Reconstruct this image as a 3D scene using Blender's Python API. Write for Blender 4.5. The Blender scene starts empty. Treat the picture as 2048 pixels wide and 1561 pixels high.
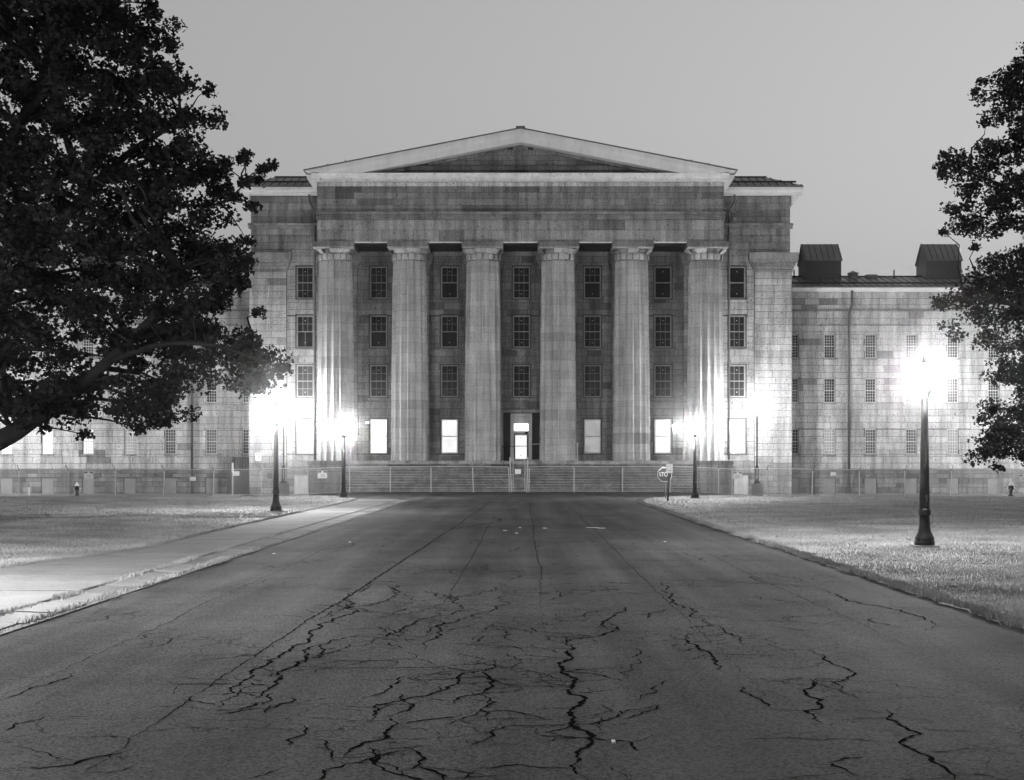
import bpy, math, random
import numpy as np
from mathutils import Vector, Matrix
random.seed(7); RNG = np.random.default_rng(11)
SC = bpy.context.scene; COL = SC.collection
# ------------------------------------------------------------ camera, sky, sun, exposure
F = 2850.0; HC = 2.1; CX, CY = 1041.0, 929.0           # photo geometry (px of the 2048 px photograph)
cam = bpy.data.cameras.new('camera'); camo = bpy.data.objects.new('camera', cam); COL.objects.link(camo)
camo.location = (0, 0, HC); camo.rotation_euler = (math.radians(90), 0, 0)
cam.sensor_width = 36; cam.lens = 36 * F / 2048; cam.shift_x = -(CX - 1024) / 2048; cam.shift_y = (CY - 780.5) / 2048
cam.clip_end = 3000; SC.camera = camo
W = bpy.data.worlds.new('World'); SC.world = W; W.use_nodes = True
wn = W.node_tree.nodes; wl = W.node_tree.links
sky = wn.new('ShaderNodeTexSky'); sky.sky_type = 'NISHITA'; sky.sun_disc = False
SUN_EL, SUN_ROT = math.radians(2.0), math.radians(60)
sky.sun_elevation = SUN_EL; sky.sun_rotation = SUN_ROT; sky.air_density = 3.0; sky.dust_density = 0.4; sky.ozone_density = 1.0
bw = wn.new('ShaderNodeRGBToBW'); gm = wn.new('ShaderNodeMath'); gm.operation = 'POWER'; gm.inputs[1].default_value = 0.7
bg = wn['Background']; wl.new(sky.outputs[0], bw.inputs[0]); wl.new(bw.outputs[0], gm.inputs[0]); wl.new(gm.outputs[0], bg.inputs[0])
bg.inputs[1].default_value = 0.15
sun = bpy.data.lights.new('sun', 'SUN'); suno = bpy.data.objects.new('sun', sun); COL.objects.link(suno)
sun.energy = 0.03; sun.angle = math.radians(20)
suno.rotation_euler = (math.radians(90) - SUN_EL, 0, math.pi - SUN_ROT)
SC.view_settings.view_transform = 'Standard'; SC.view_settings.look = 'None'
SC.view_settings.exposure = 1.88; SC.view_settings.gamma = 1.0; SC.view_settings.use_curve_mapping = False
SC.cycles.use_denoising = True; SC.cycles.use_adaptive_sampling = True; SC.cycles.adaptive_threshold = .035
SC.cycles.max_bounces = 4; SC.cycles.diffuse_bounces = 2; SC.cycles.glossy_bounces = 2; SC.cycles.caustics_reflective = False; SC.cycles.caustics_refractive = False; SC.cycles.volume_bounces = 0; SC.cycles.sample_clamp_indirect = 4
LAMP = 420.0            # radiance of the street lamp globes

# ------------------------------------------------------------ helpers
def PX(px, Y): return (px - CX) * Y / F
def PZ(py, Y): return HC + (CY - py) * Y / F
def GY(py, z=0.0): return F * (HC - z) / (py - CY)
def sm(v, a, b):
    t = np.clip((v - a) / (b - a), 0, 1); return t * t * (3 - 2 * t)
def T(x, y): return -0.29 * sm(np.abs(x), 10, 21) * sm(y, 82, 108)
def Tz(x, y): return float(T(np.float64(x), np.float64(y)))
ORIG = {}
def tag(o, label=None, cat=None, group=None, kind=None):
    if label: o['label'] = label
    if cat: o['category'] = cat
    if group: o['group'] = group
    if kind: o['kind'] = kind
    return o
def thing(name, loc, label, cat, group=None):
    o = bpy.data.objects.new(name, None); COL.objects.link(o); o.location = loc; o.empty_display_size = .2
    ORIG[o.name] = Vector(loc); return tag(o, label, cat, group)
class MB:
    def __init__(s): s.v = []; s.f = []; s.t = []
    def face(s, pts, tone=1.0):
        n = len(s.v); s.v += [tuple(p) for p in pts]; s.f.append(tuple(range(n, n + len(pts)))); s.t.append(tone); return s
    def box(s, x0, x1, y0, y1, z0, z1, tone=1.0, back=True):
        n = len(s.v)
        s.v += [(x0,y0,z0),(x1,y0,z0),(x1,y1,z0),(x0,y1,z0),(x0,y0,z1),(x1,y0,z1),(x1,y1,z1),(x0,y1,z1)]
        fs = [(0,1,5,4),(1,2,6,5),(3,0,4,7),(4,5,6,7),(0,3,2,1)] + ([(2,3,7,6)] if back else [])
        s.f += [tuple(n + i for i in q) for q in fs]; s.t += [tone] * len(fs); return s
    def prism(s, prof, axis, a, b, tone=1.0):
        """closed 2-D profile swept along axis from a to b; axis 'x': prof=(y,z); 'y': prof=(x,z); 'z': prof=(x,y)"""
        n = len(s.v); k = len(prof)
        for c in (a, b):
            for (p, q) in prof: s.v.append({'x': (c, p, q), 'y': (p, c, q), 'z': (p, q, c)}[axis])
        for i in range(k): s.f.append((n+i, n+(i+1)%k, n+k+(i+1)%k, n+k+i)); s.t.append(tone)
        s.f.append(tuple(range(n, n+k))[::-1]); s.f.append(tuple(range(n+k, n+2*k))); s.t += [tone, tone]; return s
    def lathe(s, prof, c, seg=20, tone=1.0):
        n = len(s.v); k = len(prof)
        for (r, z) in prof:
            for j in range(seg):
                a = 2*math.pi*j/seg; s.v.append((c[0]+r*math.cos(a), c[1]+r*math.sin(a), c[2]+z))
        for i in range(k-1):
            for j in range(seg):
                s.f.append((n+i*seg+j, n+i*seg+(j+1)%seg, n+(i+1)*seg+(j+1)%seg, n+(i+1)*seg+j)); s.t.append(tone)
        s.f.append(tuple(n+j for j in range(seg))[::-1]); s.f.append(tuple(n+(k-1)*seg+j for j in range(seg))); s.t += [tone, tone]; return s
    def tube(s, pts, rad, seg=8, tone=1.0):
        pts = [Vector(p) for p in pts]; k = len(pts); n = len(s.v)
        if not hasattr(rad, '__len__'): rad = [rad]*k
        for i, p in enumerate(pts):
            d = (pts[min(i+1,k-1)] - pts[max(i-1,0)]).normalized()
            u = d.cross(Vector((0.13,0.07,1)) if abs(d.z) < .9 else Vector((0,1,0.1))).normalized(); w = d.cross(u)
            for j in range(seg):
                a = 2*math.pi*j/seg; q = p + (u*math.cos(a) + w*math.sin(a))*rad[i]; s.v.append(tuple(q))
        for i in range(k-1):
            for j in range(seg):
                s.f.append((n+i*seg+j, n+i*seg+(j+1)%seg, n+(i+1)*seg+(j+1)%seg, n+(i+1)*seg+j)); s.t.append(tone)
        s.f.append(tuple(n+j for j in range(seg))[::-1]); s.f.append(tuple(n+(k-1)*seg+j for j in range(seg))); s.t += [tone, tone]; return s
    def ring(s, x0, x1, z0, z1, w, y0, y1, tone=1.0):
        """rectangular frame in the xz plane"""
        s.box(x0, x1, y0, y1, z0, z0+w, tone); s.box(x0, x1, y0, y1, z1-w, z1, tone)
        s.box(x0, x0+w, y0, y1, z0+w, z1-w, tone); s.box(x1-w, x1, y0, y1, z0+w, z1-w, tone); return s
    def build(s, name, m, parent=None, smooth=False, **kw):
        v = np.array(s.v, dtype=float)
        if parent is None:
            o0 = Vector(((v[:,0].min()+v[:,0].max())/2, (v[:,1].min()+v[:,1].max())/2, v[:,2].min()))
        else: o0 = ORIG[parent.name]
        me = bpy.data.meshes.new(name); me.from_pydata((v - np.array(o0)).tolist(), [], s.f); me.update()
        at = me.attributes.new('tone', 'FLOAT', 'FACE'); at.data.foreach_set('value', np.array(s.t, dtype=np.float32))
        if smooth: me.polygons.foreach_set('use_smooth', [True]*len(me.polygons))
        me.materials.append(M[m] if isinstance(m, str) else m)
        o = bpy.data.objects.new(name, me); COL.objects.link(o)
        if parent is None: o.location = o0
        else: o.parent = parent
        ORIG[o.name] = o0
        return tag(o, **kw)
def np_mesh(name, v, k, m, parent=None, loc=None, tone=None, smooth=False, **kw):
    """v: (n*k,3) vertices, every k of them one polygon"""
    n = len(v)//k; o0 = ORIG[parent.name] if parent else Vector(loc or (0,0,0))
    me = bpy.data.meshes.new(name); me.vertices.add(n*k); me.loops.add(n*k); me.polygons.add(n)
    me.vertices.foreach_set('co', (v - np.array(o0)).astype(np.float32).ravel())
    me.loops.foreach_set('vertex_index', np.arange(n*k, dtype=np.int32))
    me.polygons.foreach_set('loop_start', np.arange(0, n*k, k, dtype=np.int32))
    me.update(calc_edges=True)
    if tone is not None:
        at = me.attributes.new('tone', 'FLOAT', 'FACE'); at.data.foreach_set('value', tone.astype(np.float32))
    me.materials.append(M[m]); o = bpy.data.objects.new(name, me); COL.objects.link(o)
    if parent: o.parent = parent
    else: o.location = o0
    ORIG[o.name] = o0
    return tag(o, **kw)
def grid_mesh(name, xs_of_row, ys, zf, m, skirt=0.0, **kw):
    """sheet with one row of x positions for each y"""
    v = []; f = []; n = len(xs_of_row(ys[0]))
    for y in ys:
        for x in xs_of_row(y): v.append((x, y, zf(x, y)))
    for i in range(len(ys)-1):
        for j in range(n-1): f.append((i*n+j, i*n+j+1, (i+1)*n+j+1, (i+1)*n+j))
    if skirt:
        for j in (0, n-1):
            b = len(v)
            for i in range(len(ys)):
                p = v[i*n+j]; v.append((p[0], p[1], p[2]-skirt))
            for i in range(len(ys)-1): f.append((i*n+j, (i+1)*n+j, b+i+1, b+i))
    b = MB(); b.v = v; b.f = f; b.t = [1.0]*len(f)
    return b.build(name, m, smooth=True, **kw)
def h2(x, y): return math.sin(x*1.7+y*0.6)*math.sin(y*0.83-x*0.37)*.5 + math.sin(x*4.1+1.3)*math.sin(y*3.3)*.25
def text_mesh(body, size, center, m, parent, name='lettering', sx=1.0):
    cu = bpy.data.curves.new('t', 'FONT'); cu.body = body; cu.size = size; cu.extrude = .003; cu.align_x = 'CENTER'; cu.align_y = 'CENTER'; cu.offset = 0
    to = bpy.data.objects.new('t', cu); COL.objects.link(to)
    me = bpy.data.meshes.new_from_object(to.evaluated_get(bpy.context.evaluated_depsgraph_get()))
    bpy.data.objects.remove(to); bpy.data.curves.remove(cu)
    o0 = ORIG[parent.name]
    for vv in me.vertices:
        x, y, z = vv.co; vv.co = (center[0]+x*sx-o0.x, center[1]-z-o0.y, center[2]+y-o0.z)
    me.materials.clear(); me.materials.append(M[m])
    me.name = name; o = bpy.data.objects.new(name, me); COL.objects.link(o); o.parent = parent; ORIG[o.name] = o0
    return o

# ------------------------------------------------------------ materials (grey values: the photograph is black and white)
M = {}
def mat(name, base, rough=.85, var=.2, scale=.6, bump=0., bscale=25., tone=False, streak=0., speck=0., sscale=9., spec=.3, metal=0., fine=0., fscale=60., trans=0.):
    m = bpy.data.materials.new(name); m.use_nodes = True; nt = m.node_tree; N = nt.nodes; L = nt.links
    b = N['Principled BSDF']; b.inputs['Roughness'].default_value = rough; b.inputs['Metallic'].default_value = metal
    b.inputs['Specular IOR Level'].default_value = spec
    pos = N.new('ShaderNodeNewGeometry').outputs['Position']
    def math_(op, a, c, clamp=False):
        q = N.new('ShaderNodeMath'); q.operation = op; q.use_clamp = clamp
        for i, s in enumerate((a, c)):
            if s is None: continue
            if isinstance(s, (int, float)): q.inputs[i].default_value = s
            else: L.new(s, q.inputs[i])
        return q.outputs[0]
    def noise(sc, det=4, vec=pos, ro=.55):
        q = N.new('ShaderNodeTexNoise'); q.inputs['Scale'].default_value = sc; q.inputs['Detail'].default_value = det; q.inputs['Roughness'].default_value = ro
        L.new(vec, q.inputs['Vector']); return q.outputs['Fac']
    def rng(src, a, c, d, e):
        q = N.new('ShaderNodeMapRange'); q.inputs[1].default_value = a; q.inputs[2].default_value = c; q.inputs[3].default_value = d; q.inputs[4].default_value = e
        L.new(src, q.inputs[0]); return q.outputs[0]
    val = rng(noise(scale, 6), .3, .7, base*(1-var), base*(1+var))
    if tone:
        a = N.new('ShaderNodeAttribute'); a.attribute_name = 'tone'; val = math_('MULTIPLY', val, a.outputs['Fac'])
    if fine: val = math_('MULTIPLY', val, rng(noise(fscale, 3, ro=.75), .37, .63, 1-fine, 1+fine))
    if speck: val = math_('MULTIPLY', val, rng(noise(sscale, 5, ro=.72), .34, .43, 1-speck, 1))
    if streak:
        mp = N.new('ShaderNodeMapping'); mp.inputs['Scale'].default_value = (1.6, 1.6, .13); L.new(pos, mp.inputs[0])
        val = math_('MULTIPLY', val, rng(noise(1.0, 6, mp.outputs[0], .65), .42, .68, 1, 1-streak))
    L.new(val, b.inputs['Base Color'])
    if bump:
        bp = N.new('ShaderNodeBump'); bp.inputs['Strength'].default_value = bump; bp.inputs['Distance'].default_value = .03
        L.new(noise(bscale, 5, ro=.65), bp.inputs['Height']); L.new(bp.outputs[0], b.inputs['Normal'])
    M[name] = m; return m
def emis(name, e, base=.6, var=0., scale=1.):
    m = mat(name, base, .4); nt = m.node_tree; b = nt.nodes['Principled BSDF']
    b.inputs['Emission Color'].default_value = (1,1,1,1); b.inputs['Emission Strength'].default_value = e
    if var:
        n = nt.nodes.new('ShaderNodeTexNoise'); n.inputs['Scale'].default_value = scale; r = nt.nodes.new('ShaderNodeMapRange')
        p = nt.nodes.new('ShaderNodeNewGeometry'); nt.links.new(p.outputs['Position'], n.inputs['Vector'])
        r.inputs[1].default_value = .3; r.inputs[2].default_value = .7; r.inputs[3].default_value = e*(1-var); r.inputs[4].default_value = e*(1+var)
        nt.links.new(n.outputs['Fac'], r.inputs[0]); nt.links.new(r.outputs[0], b.inputs['Emission Strength'])
    return m
mat('stone', .32, .9, .22, .5, .6, 9, True, .55, .72, 6, .04, fine=.2, fscale=13)
mat('stone_column', .45, .9, .16, .6, .4, 12, True, .38, .45, 7, .04, fine=.2, fscale=18)
mat('mortar', .06, .95, .3, 1.5, .3, 20)
mat('trim', .80, .6, .06, .5, .05, 20, streak=.14)
mat('worn_trim', .72, .75, .12, 1.2, .2, 20, speck=.6, sscale=5, streak=.2)
mat('roof', .13, .4, .2, .4, spec=.4, metal=.3)
mat('cladding', .05, .5, .12, .8, spec=.35)
mat('frame', .30, .6, .12, 3, streak=.2)
mat('glass', .014, .2, .5, 1.2, .05, 2.5, spec=.22)
mat('pale_board', .55, .6, .12, 2, streak=.25)
mat('board', .26, .8, .12, 1, .1, 12, streak=.12)
mat('dark_wood', .03, .6, .3, 4, .2, 20)
mat('iron', .010, .5, .35, 3, .08, 20, spec=.15)
mat('pole_worn', .055, .6, .2, 9)
mat('pipe', .10, .5, .15, 2, spec=.4)
mat('galv', .42, .45, .12, 4)
mat('wire', .36, .5, .15, 4, metal=.2)
mat('concrete', .15, .9, .16, .7, .35, 35, True, 0, .35, 5, .2, fine=.18, fscale=30)
mat('pedestal_stone', .27, .9, .2, .6, .4, 14, True, .6, .5, 6, .04, fine=.2, fscale=16)
mat('kerb', .15, .9, .25, 1.2, .5, 20, True, 0, .4, 5, .2, fine=.2)
mat('crack', .006, 1, .4, 5, spec=0)
mat('grass', .17, .8, .45, .35, .6, 30, fine=.35, fscale=9)
mat('blade', .22, .8, .35, .5, tone=True)
mat('leaf', .009, .8, .3, 1.0, tone=True, spec=0)
mat('bark', .012, 1, .3, 3, .9, 9, spec=0)
mat('litter', .05, .8, .3, 4, tone=True)
mat('paper', .5, .7, .05, 3)
mat('sign_white', .74, .5, .05, 2)
mat('sign_dark', .06, .5, .1, 2)
mat('sign_red', .045, .45, .1, 2)
mat('hydrant', .03, .45, .2, 5, spec=.5)
emis('lamp', LAMP*1.3); emis('lamp_walk', LAMP*1.4); emis('lamp_front', LAMP*1.05); emis('lamp_near_wall', LAMP*.95); emis('lamp_left_wall', LAMP*.75); emis('lamp_left', LAMP*2.9); emis('lamp_dim', LAMP*.1); emis('lamp_wing', LAMP*2.0); emis('wall_light', 35)
emis('lit_bright', .7); emis('lit_mid', .22, .5, .12, .8); emis('glow_low', .085, .12, .3, 1.2); emis('glow_faint', .02, .03, .6, 1.6); emis('lit_hot', 1.1)
for k_ in ('lit_bright','lit_mid','glow_low','glow_faint','lit_hot'): M[k_].cycles.emission_sampling = 'NONE'
# asphalt: aggregate, tyre-worn lanes, alligator crazing
m = mat('asphalt', .06, .75, .28, .3, 1.0, 45, spec=.015, fine=.55, fscale=38, speck=.2, sscale=2.2)
nt = m.node_tree; N = nt.nodes; L = nt.links; b = N['Principled BSDF']; src = b.inputs['Base Color'].links[0].from_socket
geo = N.new('ShaderNodeNewGeometry'); ns = N.new('ShaderNodeTexNoise'); ns.inputs['Scale'].default_value = 3.0; ns.inputs['Detail'].default_value = 5; L.new(geo.outputs['Position'], ns.inputs['Vector'])
mx = N.new('ShaderNodeMixRGB'); mx.blend_type = 'LINEAR_LIGHT'; mx.inputs[0].default_value = .22; L.new(geo.outputs['Position'], mx.inputs[1]); L.new(ns.outputs['Color'], mx.inputs[2])
vo = N.new('ShaderNodeTexVoronoi'); vo.feature = 'DISTANCE_TO_EDGE'; vo.inputs['Scale'].default_value = 1.5; L.new(mx.outputs[0], vo.inputs['Vector'])
ms = N.new('ShaderNodeTexNoise'); ms.inputs['Scale'].default_value = .33; ms.inputs['Detail'].default_value = 4; L.new(geo.outputs['Position'], ms.inputs['Vector'])
wd = N.new('ShaderNodeMapRange'); wd.inputs[1].default_value = .48; wd.inputs[2].default_value = .66; wd.inputs[3].default_value = 0; wd.inputs[4].default_value = .022; L.new(ms.outputs['Fac'], wd.inputs[0])
lt_ = N.new('ShaderNodeMath'); lt_.operation = 'GREATER_THAN'; L.new(vo.outputs['Distance'], lt_.inputs[0]); L.new(wd.outputs[0], lt_.inputs[1])
mr = N.new('ShaderNodeMapRange'); mr.inputs[3].default_value = .3; mr.inputs[4].default_value = 1; L.new(lt_.outputs[0], mr.inputs[0])
mp = N.new('ShaderNodeMapping'); mp.inputs['Scale'].default_value = (1.3, .05, 1); L.new(geo.outputs['Position'], mp.inputs[0])
n3 = N.new('ShaderNodeTexNoise'); n3.inputs['Scale'].default_value = 1.0; n3.inputs['Detail'].default_value = 5; L.new(mp.outputs[0], n3.inputs['Vector'])
r3 = N.new('ShaderNodeMapRange'); r3.inputs[1].default_value = .32; r3.inputs[2].default_value = .68; r3.inputs[3].default_value = .72; r3.inputs[4].default_value = 1.3; L.new(n3.outputs['Fac'], r3.inputs[0])
m3 = N.new('ShaderNodeMath'); m3.operation = 'MULTIPLY'; L.new(src, m3.inputs[0]); L.new(r3.outputs[0], m3.inputs[1]); src = m3.outputs[0]
ml = N.new('ShaderNodeMath'); ml.operation = 'MULTIPLY'; L.new(src, ml.inputs[0]); L.new(mr.outputs[0], ml.inputs[1]); L.new(ml.outputs[0], b.inputs['Base Color'])

# ------------------------------------------------------------ ground, road, lawns, pavement
def yr(a, b, s): return [a + i*(b-a)/max(1, round((b-a)/s)) for i in range(max(1, round((b-a)/s))+1)]
gx = [-600,-300,-150,-80,-50] + yr(-40,40,2) + [50,80,150,300,600]
gy = [-300,-100,-30] + yr(0,130,3) + [160,260,500,900]
grid_mesh('ground', lambda y: gx, gy, lambda x, y: Tz(x, y) - .09, 'grass', kind='structure')
rx = yr(-15.5, 15.5, .62)
road = grid_mesh('road', lambda y: rx, yr(-12, 109, .7), lambda x, y: Tz(x, y) + .010*h2(x*.6, y*.4) - .012, 'asphalt', kind='structure')
def interp(y, tab):
    ys = [a for a, b in tab]; return float(np.interp(y, ys, [b for a, b in tab]))
R_IN = [(-12,6.45),(76,6.45),(81,6.8),(87,7.9),(92,9.8),(97,12.8),(102,17),(106,22),(107.4,23.5),(112,23.5)]
L_IN = [(-12,-13.5),(18,-13.2),(23,-11.8),(28.1,-10.3),(34.6,-9.2),(45,-9.4),(78,-9.4),(83,-9.5),(88,-10.3),(93.5,-12),(99,-14.5),(103,-17.5),(106,-21),(112,-21)]
def jag(y, s): return .05*math.sin(y*3.1+s) + .04*math.sin(y*7.7+2*s) + .025*math.sin(y*17.3+s)
def right_x(y): return interp(y, R_IN) + jag(y, 1)
def left_x(y): return interp(y, L_IN) + jag(y, 5)*.6
def lz(x, y): return Tz(x, y) + .03 + .02*h2(x, y)
fr = [0, .004, .012, .025, .045, .075, .11, .16, .22, .3, .4, .52, .66, .82, 1]
lawn_r = grid_mesh('lawn', lambda y: [right_x(y) + t*(75-right_x(y)) for t in fr], yr(-12, 112, .35), lz, 'grass', .12, kind='structure')
lawn_l = grid_mesh('lawn', lambda y: [left_x(y) + t*(-75-left_x(y)) for t in fr][::-1], yr(-12, 112, .35), lz, 'grass', .12, kind='structure')
# pavement of concrete slabs on the left, with a stone kerb strip
side = MB(); y = -8.0; slabs = []
pav = grid_mesh('sidewalk', lambda yy: [left_x(yy)-.1, -7.12], yr(-9, 84, 1), lambda x, yy: .025, 'mortar', .06, kind='structure')
while y < 83:
    ln = 3.1 if y < 78 else 5; g = random.choice([.04,.06,.09]); y1 = min(y+ln, 83.5)-g
    b = MB(); t = random.uniform(.85, 1.12); tl = random.uniform(-.008, .008)
    xl0, xl1 = interp(y, L_IN)+.12, interp(y1, L_IN)+.12
    z0, z1 = .062+tl, .062-tl*.5
    P = [(xl0,y,z0),(-7.13,y,z0),(-7.13,y1,z1),(xl1,y1,z1)]; Q = [(p[0],p[1],.0) for p in P]
    b.face(P, t)
    for i in range(4): b.face([Q[i],Q[(i+1)%4],P[(i+1)%4],P[i]], t)
    b.build('slab', 'concrete', pav); y = y1+g
kb = grid_mesh('kerb', lambda yy: [-7.12, -6.4], yr(-9, 83, 1), lambda x, yy: .004, 'mortar', .05, kind='structure')
y = -8.0
while y < 82:
    ln = random.uniform(1.1, 2.0); b = MB(); t = random.uniform(.75, 1.15); z = .028+random.uniform(-.012,.012); w = random.uniform(.5,.62)
    P = [(-7.10,y,z+.012),(-7.10+w,y,z-.012),(-7.10+w+random.uniform(-.05,.05),y+ln-.03,z-.012),(-7.10,y+ln-.03,z+.012)]
    b.face(P, t); Q = [(p[0],p[1],-.03) for p in P]
    for i in range(4): b.face([Q[i],Q[(i+1)%4],P[(i+1)%4],P[i]], t)
    b.build('kerb_stone', 'kerb', kb); y += ln
# cracks in the asphalt: ragged fissures filled with dark dirt
CR = [(.030,[(165,1548),(395,1385),(560,1277),(700,1190),(830,1106),(940,1032),(1000,990)]),
(.030,[(410,1420),(440,1400),(480,1365),(525,1332),(565,1307),(625,1270),(650,1245),(705,1205),(765,1165)]),
(.034,[(508,1396),(550,1360),(570,1337),(610,1305),(630,1290),(680,1282)]),(.024,[(410,1421),(475,1417),(525,1400)]),
(.020,[(398,1428),(500,1417),(550,1412),(585,1400),(570,1390)]),(.018,[(622,1330),(625,1315),(695,1295),(692,1285)]),
(.016,[(430,1335),(620,1332),(850,1333),(1024,1319),(1134,1317),(1180,1312)]),
(.026,[(622,1561),(645,1537),(690,1525),(740,1522)]),(.026,[(685,1512),(695,1502),(735,1480),(775,1470),(795,1445),(780,1435)]),
(.02,[(795,1445),(850,1437),(925,1425)]),(.028,[(730,1440),(750,1425),(755,1407),(800,1400),(850,1390),(880,1380),(900,1370),(915,1355),(925,1345),(972,1340),(992,1320)]),
(.026,[(972,1340),(987,1360),(975,1375),(940,1390)]),(.02,[(725,1397),(770,1380),(795,1365),(820,1348)]),
(.022,[(740,1490),(750,1527),(780,1500)]),(.022,[(750,1527),(790,1545),(880,1561)]),(.022,[(810,1490),(840,1525),(795,1540)]),(.022,[(840,1525),(870,1540),(882,1561)]),
(.024,[(850,1300),(845,1285),(875,1275),(882,1262),(870,1252),(915,1237),(985,1220),(990,1190)]),(.02,[(845,1290),(800,1262),(830,1240),(905,1225),(960,1180)]),
(.036,[(1174,1561),(1154,1520),(1159,1500),(1184,1485),(1174,1460),(1144,1450),(1144,1430),(1174,1395),(1144,1375),(1134,1350),(1134,1320),(1139,1300),(1124,1270)]),
(.026,[(1124,1285),(1209,1267),(1239,1260),(1214,1243)]),(.028,[(1239,1260),(1204,1246),(1229,1230),(1249,1212)]),
(.026,[(1374,1262),(1394,1290),(1424,1310),(1434,1330),(1459,1345)]),(.02,[(1489,1372),(1524,1400),(1534,1417)]),(.018,[(1414,1242),(1449,1260),(1479,1275),(1500,1292)]),
(.02,[(1619,1297),(1649,1312),(1679,1330),(1709,1347),(1669,1365),(1684,1382)]),(.028,[(1619,1355),(1614,1385),(1644,1397),(1641,1415),(1611,1420),(1644,1445)]),
(.026,[(1774,1417),(1799,1445),(1844,1467),(1799,1485),(1839,1505),(1884,1530),(1919,1561)]),(.014,[(1489,1475),(1624,1477),(1804,1485)]),(.02,[(1654,1522),(1734,1512)]),(.02,[(1660,1522),(1719,1547)]),
(.022,[(1094,1202),(1119,1187),(1164,1180)]),(.03,[(1294,1157),(1454,1162),(1634,1172)]),(.024,[(1364,1105),(1409,1125)]),(.028,[(1499,1150),(1534,1162)]),
(.024,[(1319,1160),(1344,1190),(1384,1220),(1424,1250)]),(.022,[(1454,1237),(1724,1250)]),(.03,[(1259,1057),(1304,1065)]),(.026,[(1634,1175),(1719,1207),(1849,1235),(1884,1252)]),
(.018,[(0,1400),(60,1375),(140,1345)]),(.016,[(0,1462),(100,1430)]),(.022,[(0,1537),(150,1527),(280,1497)]),(.014,[(250,1300),(320,1290),(370,1265)]),
(.024,[(640,1240),(700,1215),(760,1205),(790,1190),(770,1165)]),(.022,[(700,1270),(760,1275),(790,1262),(740,1250)]),(.02,[(880,1200),(940,1190),(1000,1170)]),
(.03,[(640,1100),(700,1092),(750,1080),(800,1078)]),(.04,[(900,1060),(960,1050),(985,1032)]),(.03,[(1100,1085),(1180,1080),(1250,1095)]),(.03,[(560,1060),(620,1062),(690,1048)])]
cb = MB(); cr = random.Random(3)
def crack(pts, w, depth=0, wig=1.0):
    P = []
    def frac(a, b, out):
        ln = (b-a).length
        if ln < .07: out.append(a); return
        sd = Vector((-(b-a).y, (b-a).x)); md = a.lerp(b, cr.uniform(.4,.6)) + sd*cr.uniform(-1,1)*(.16 if ln < .6 else .09)*wig*(1 if wig == 1 else (.5 if ln < .6 else .03))
        frac(a, md, out); frac(md, b, out)
    for a, b in zip(pts[:-1], pts[1:]): frac(a, b, P)
    P.append(pts[-1]); k = len(P); rows = []
    for i, p in enumerate(P):
        d = (P[min(i+1,k-1)] - P[max(i-1,0)]).normalized(); nrm = Vector((-d.y, d.x))
        ww = w*.7*min(1, .15+4*min(i, k-1-i)/k)*cr.uniform(.3, 1.4)
        rows.append((p+nrm*ww, p-nrm*ww*cr.uniform(.6,1.2)))
        if depth < 2 and cr.random() < (.06 if depth == 0 else .025):
            a = cr.choice([-1,1])*cr.uniform(.7,1.7); q = p.copy(); br = [q.copy()]
            d2 = Vector((d.x*math.cos(a)-d.y*math.sin(a), d.x*math.sin(a)+d.y*math.cos(a)))
            for _ in range(cr.randint(2,4)):
                q = q + d2*cr.uniform(.08,.28); d2 = (d2+Vector((cr.uniform(-.5,.5),cr.uniform(-.5,.5)))).normalized(); br.append(q.copy())
            crack(br, w*.5, depth+1)
    n = len(cb.v)
    for a, b in rows:
        for q in (a, b): cb.v.append((q.x, q.y, Tz(q.x,q.y)+.010*h2(q.x*.6, q.y*.4) - .012 + .004 + depth*.0006))
    for i in range(k-1): cb.f.append((n+2*i, n+2*i+1, n+2*i+3, n+2*i+2)); cb.t.append(1)
for w, pl in CR:
    crack([Vector((PX(x, GY(yy)), GY(yy))) for x, yy in pl], w, 0, .99 if pl[0] == (165,1548) else 1.0)
for xa, xb, ya_, yb, nn in ((-2.4,1.2,9.5,30,85),(1.2,5.5,10,40,16),(-6.2,-2.8,12,40,7),(-4,4.5,34,75,45)):
    for _ in range(nn):
        q = Vector((cr.uniform(xa,xb), ya_+(yb-ya_)*cr.random()**1.5)); d = Vector((cr.uniform(-.7,.7), 1)) if cr.random() < .85 else Vector((1, cr.uniform(-.4,.4))); d.normalize(); pl = [q.copy()]
        for _ in range(cr.randint(2,5)):
            q = q+d*cr.uniform(.12,.4)*(1+q.y*.02); d = (d+Vector((cr.uniform(-.8,.8),cr.uniform(-.8,.8)))).normalized(); pl.append(q.copy())
        pl = [p for p in pl if -6.3 < p.x < 6.3]
        if len(pl) > 1: crack(pl, cr.uniform(.008,.016)*(1+q.y*.02), 1)
for xa, xb, ya_, yb, w in ((2.25,2.45,13,74,.012),(4.5,4.3,15,52,.010),(-4.7,-4.9,11,44,.010),(.35,.5,17,88,.014),(-1.2,-1.0,18,60,.012)):
    P_ = [Vector((xa+(xb-xa)*k/12+cr.uniform(-.05,.05), ya_+(yb-ya_)*k/12)) for k in range(13)]
    crack(P_, w, 0, .99)
cb.build('road_cracks', 'crack', road, kind='stuff')

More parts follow.
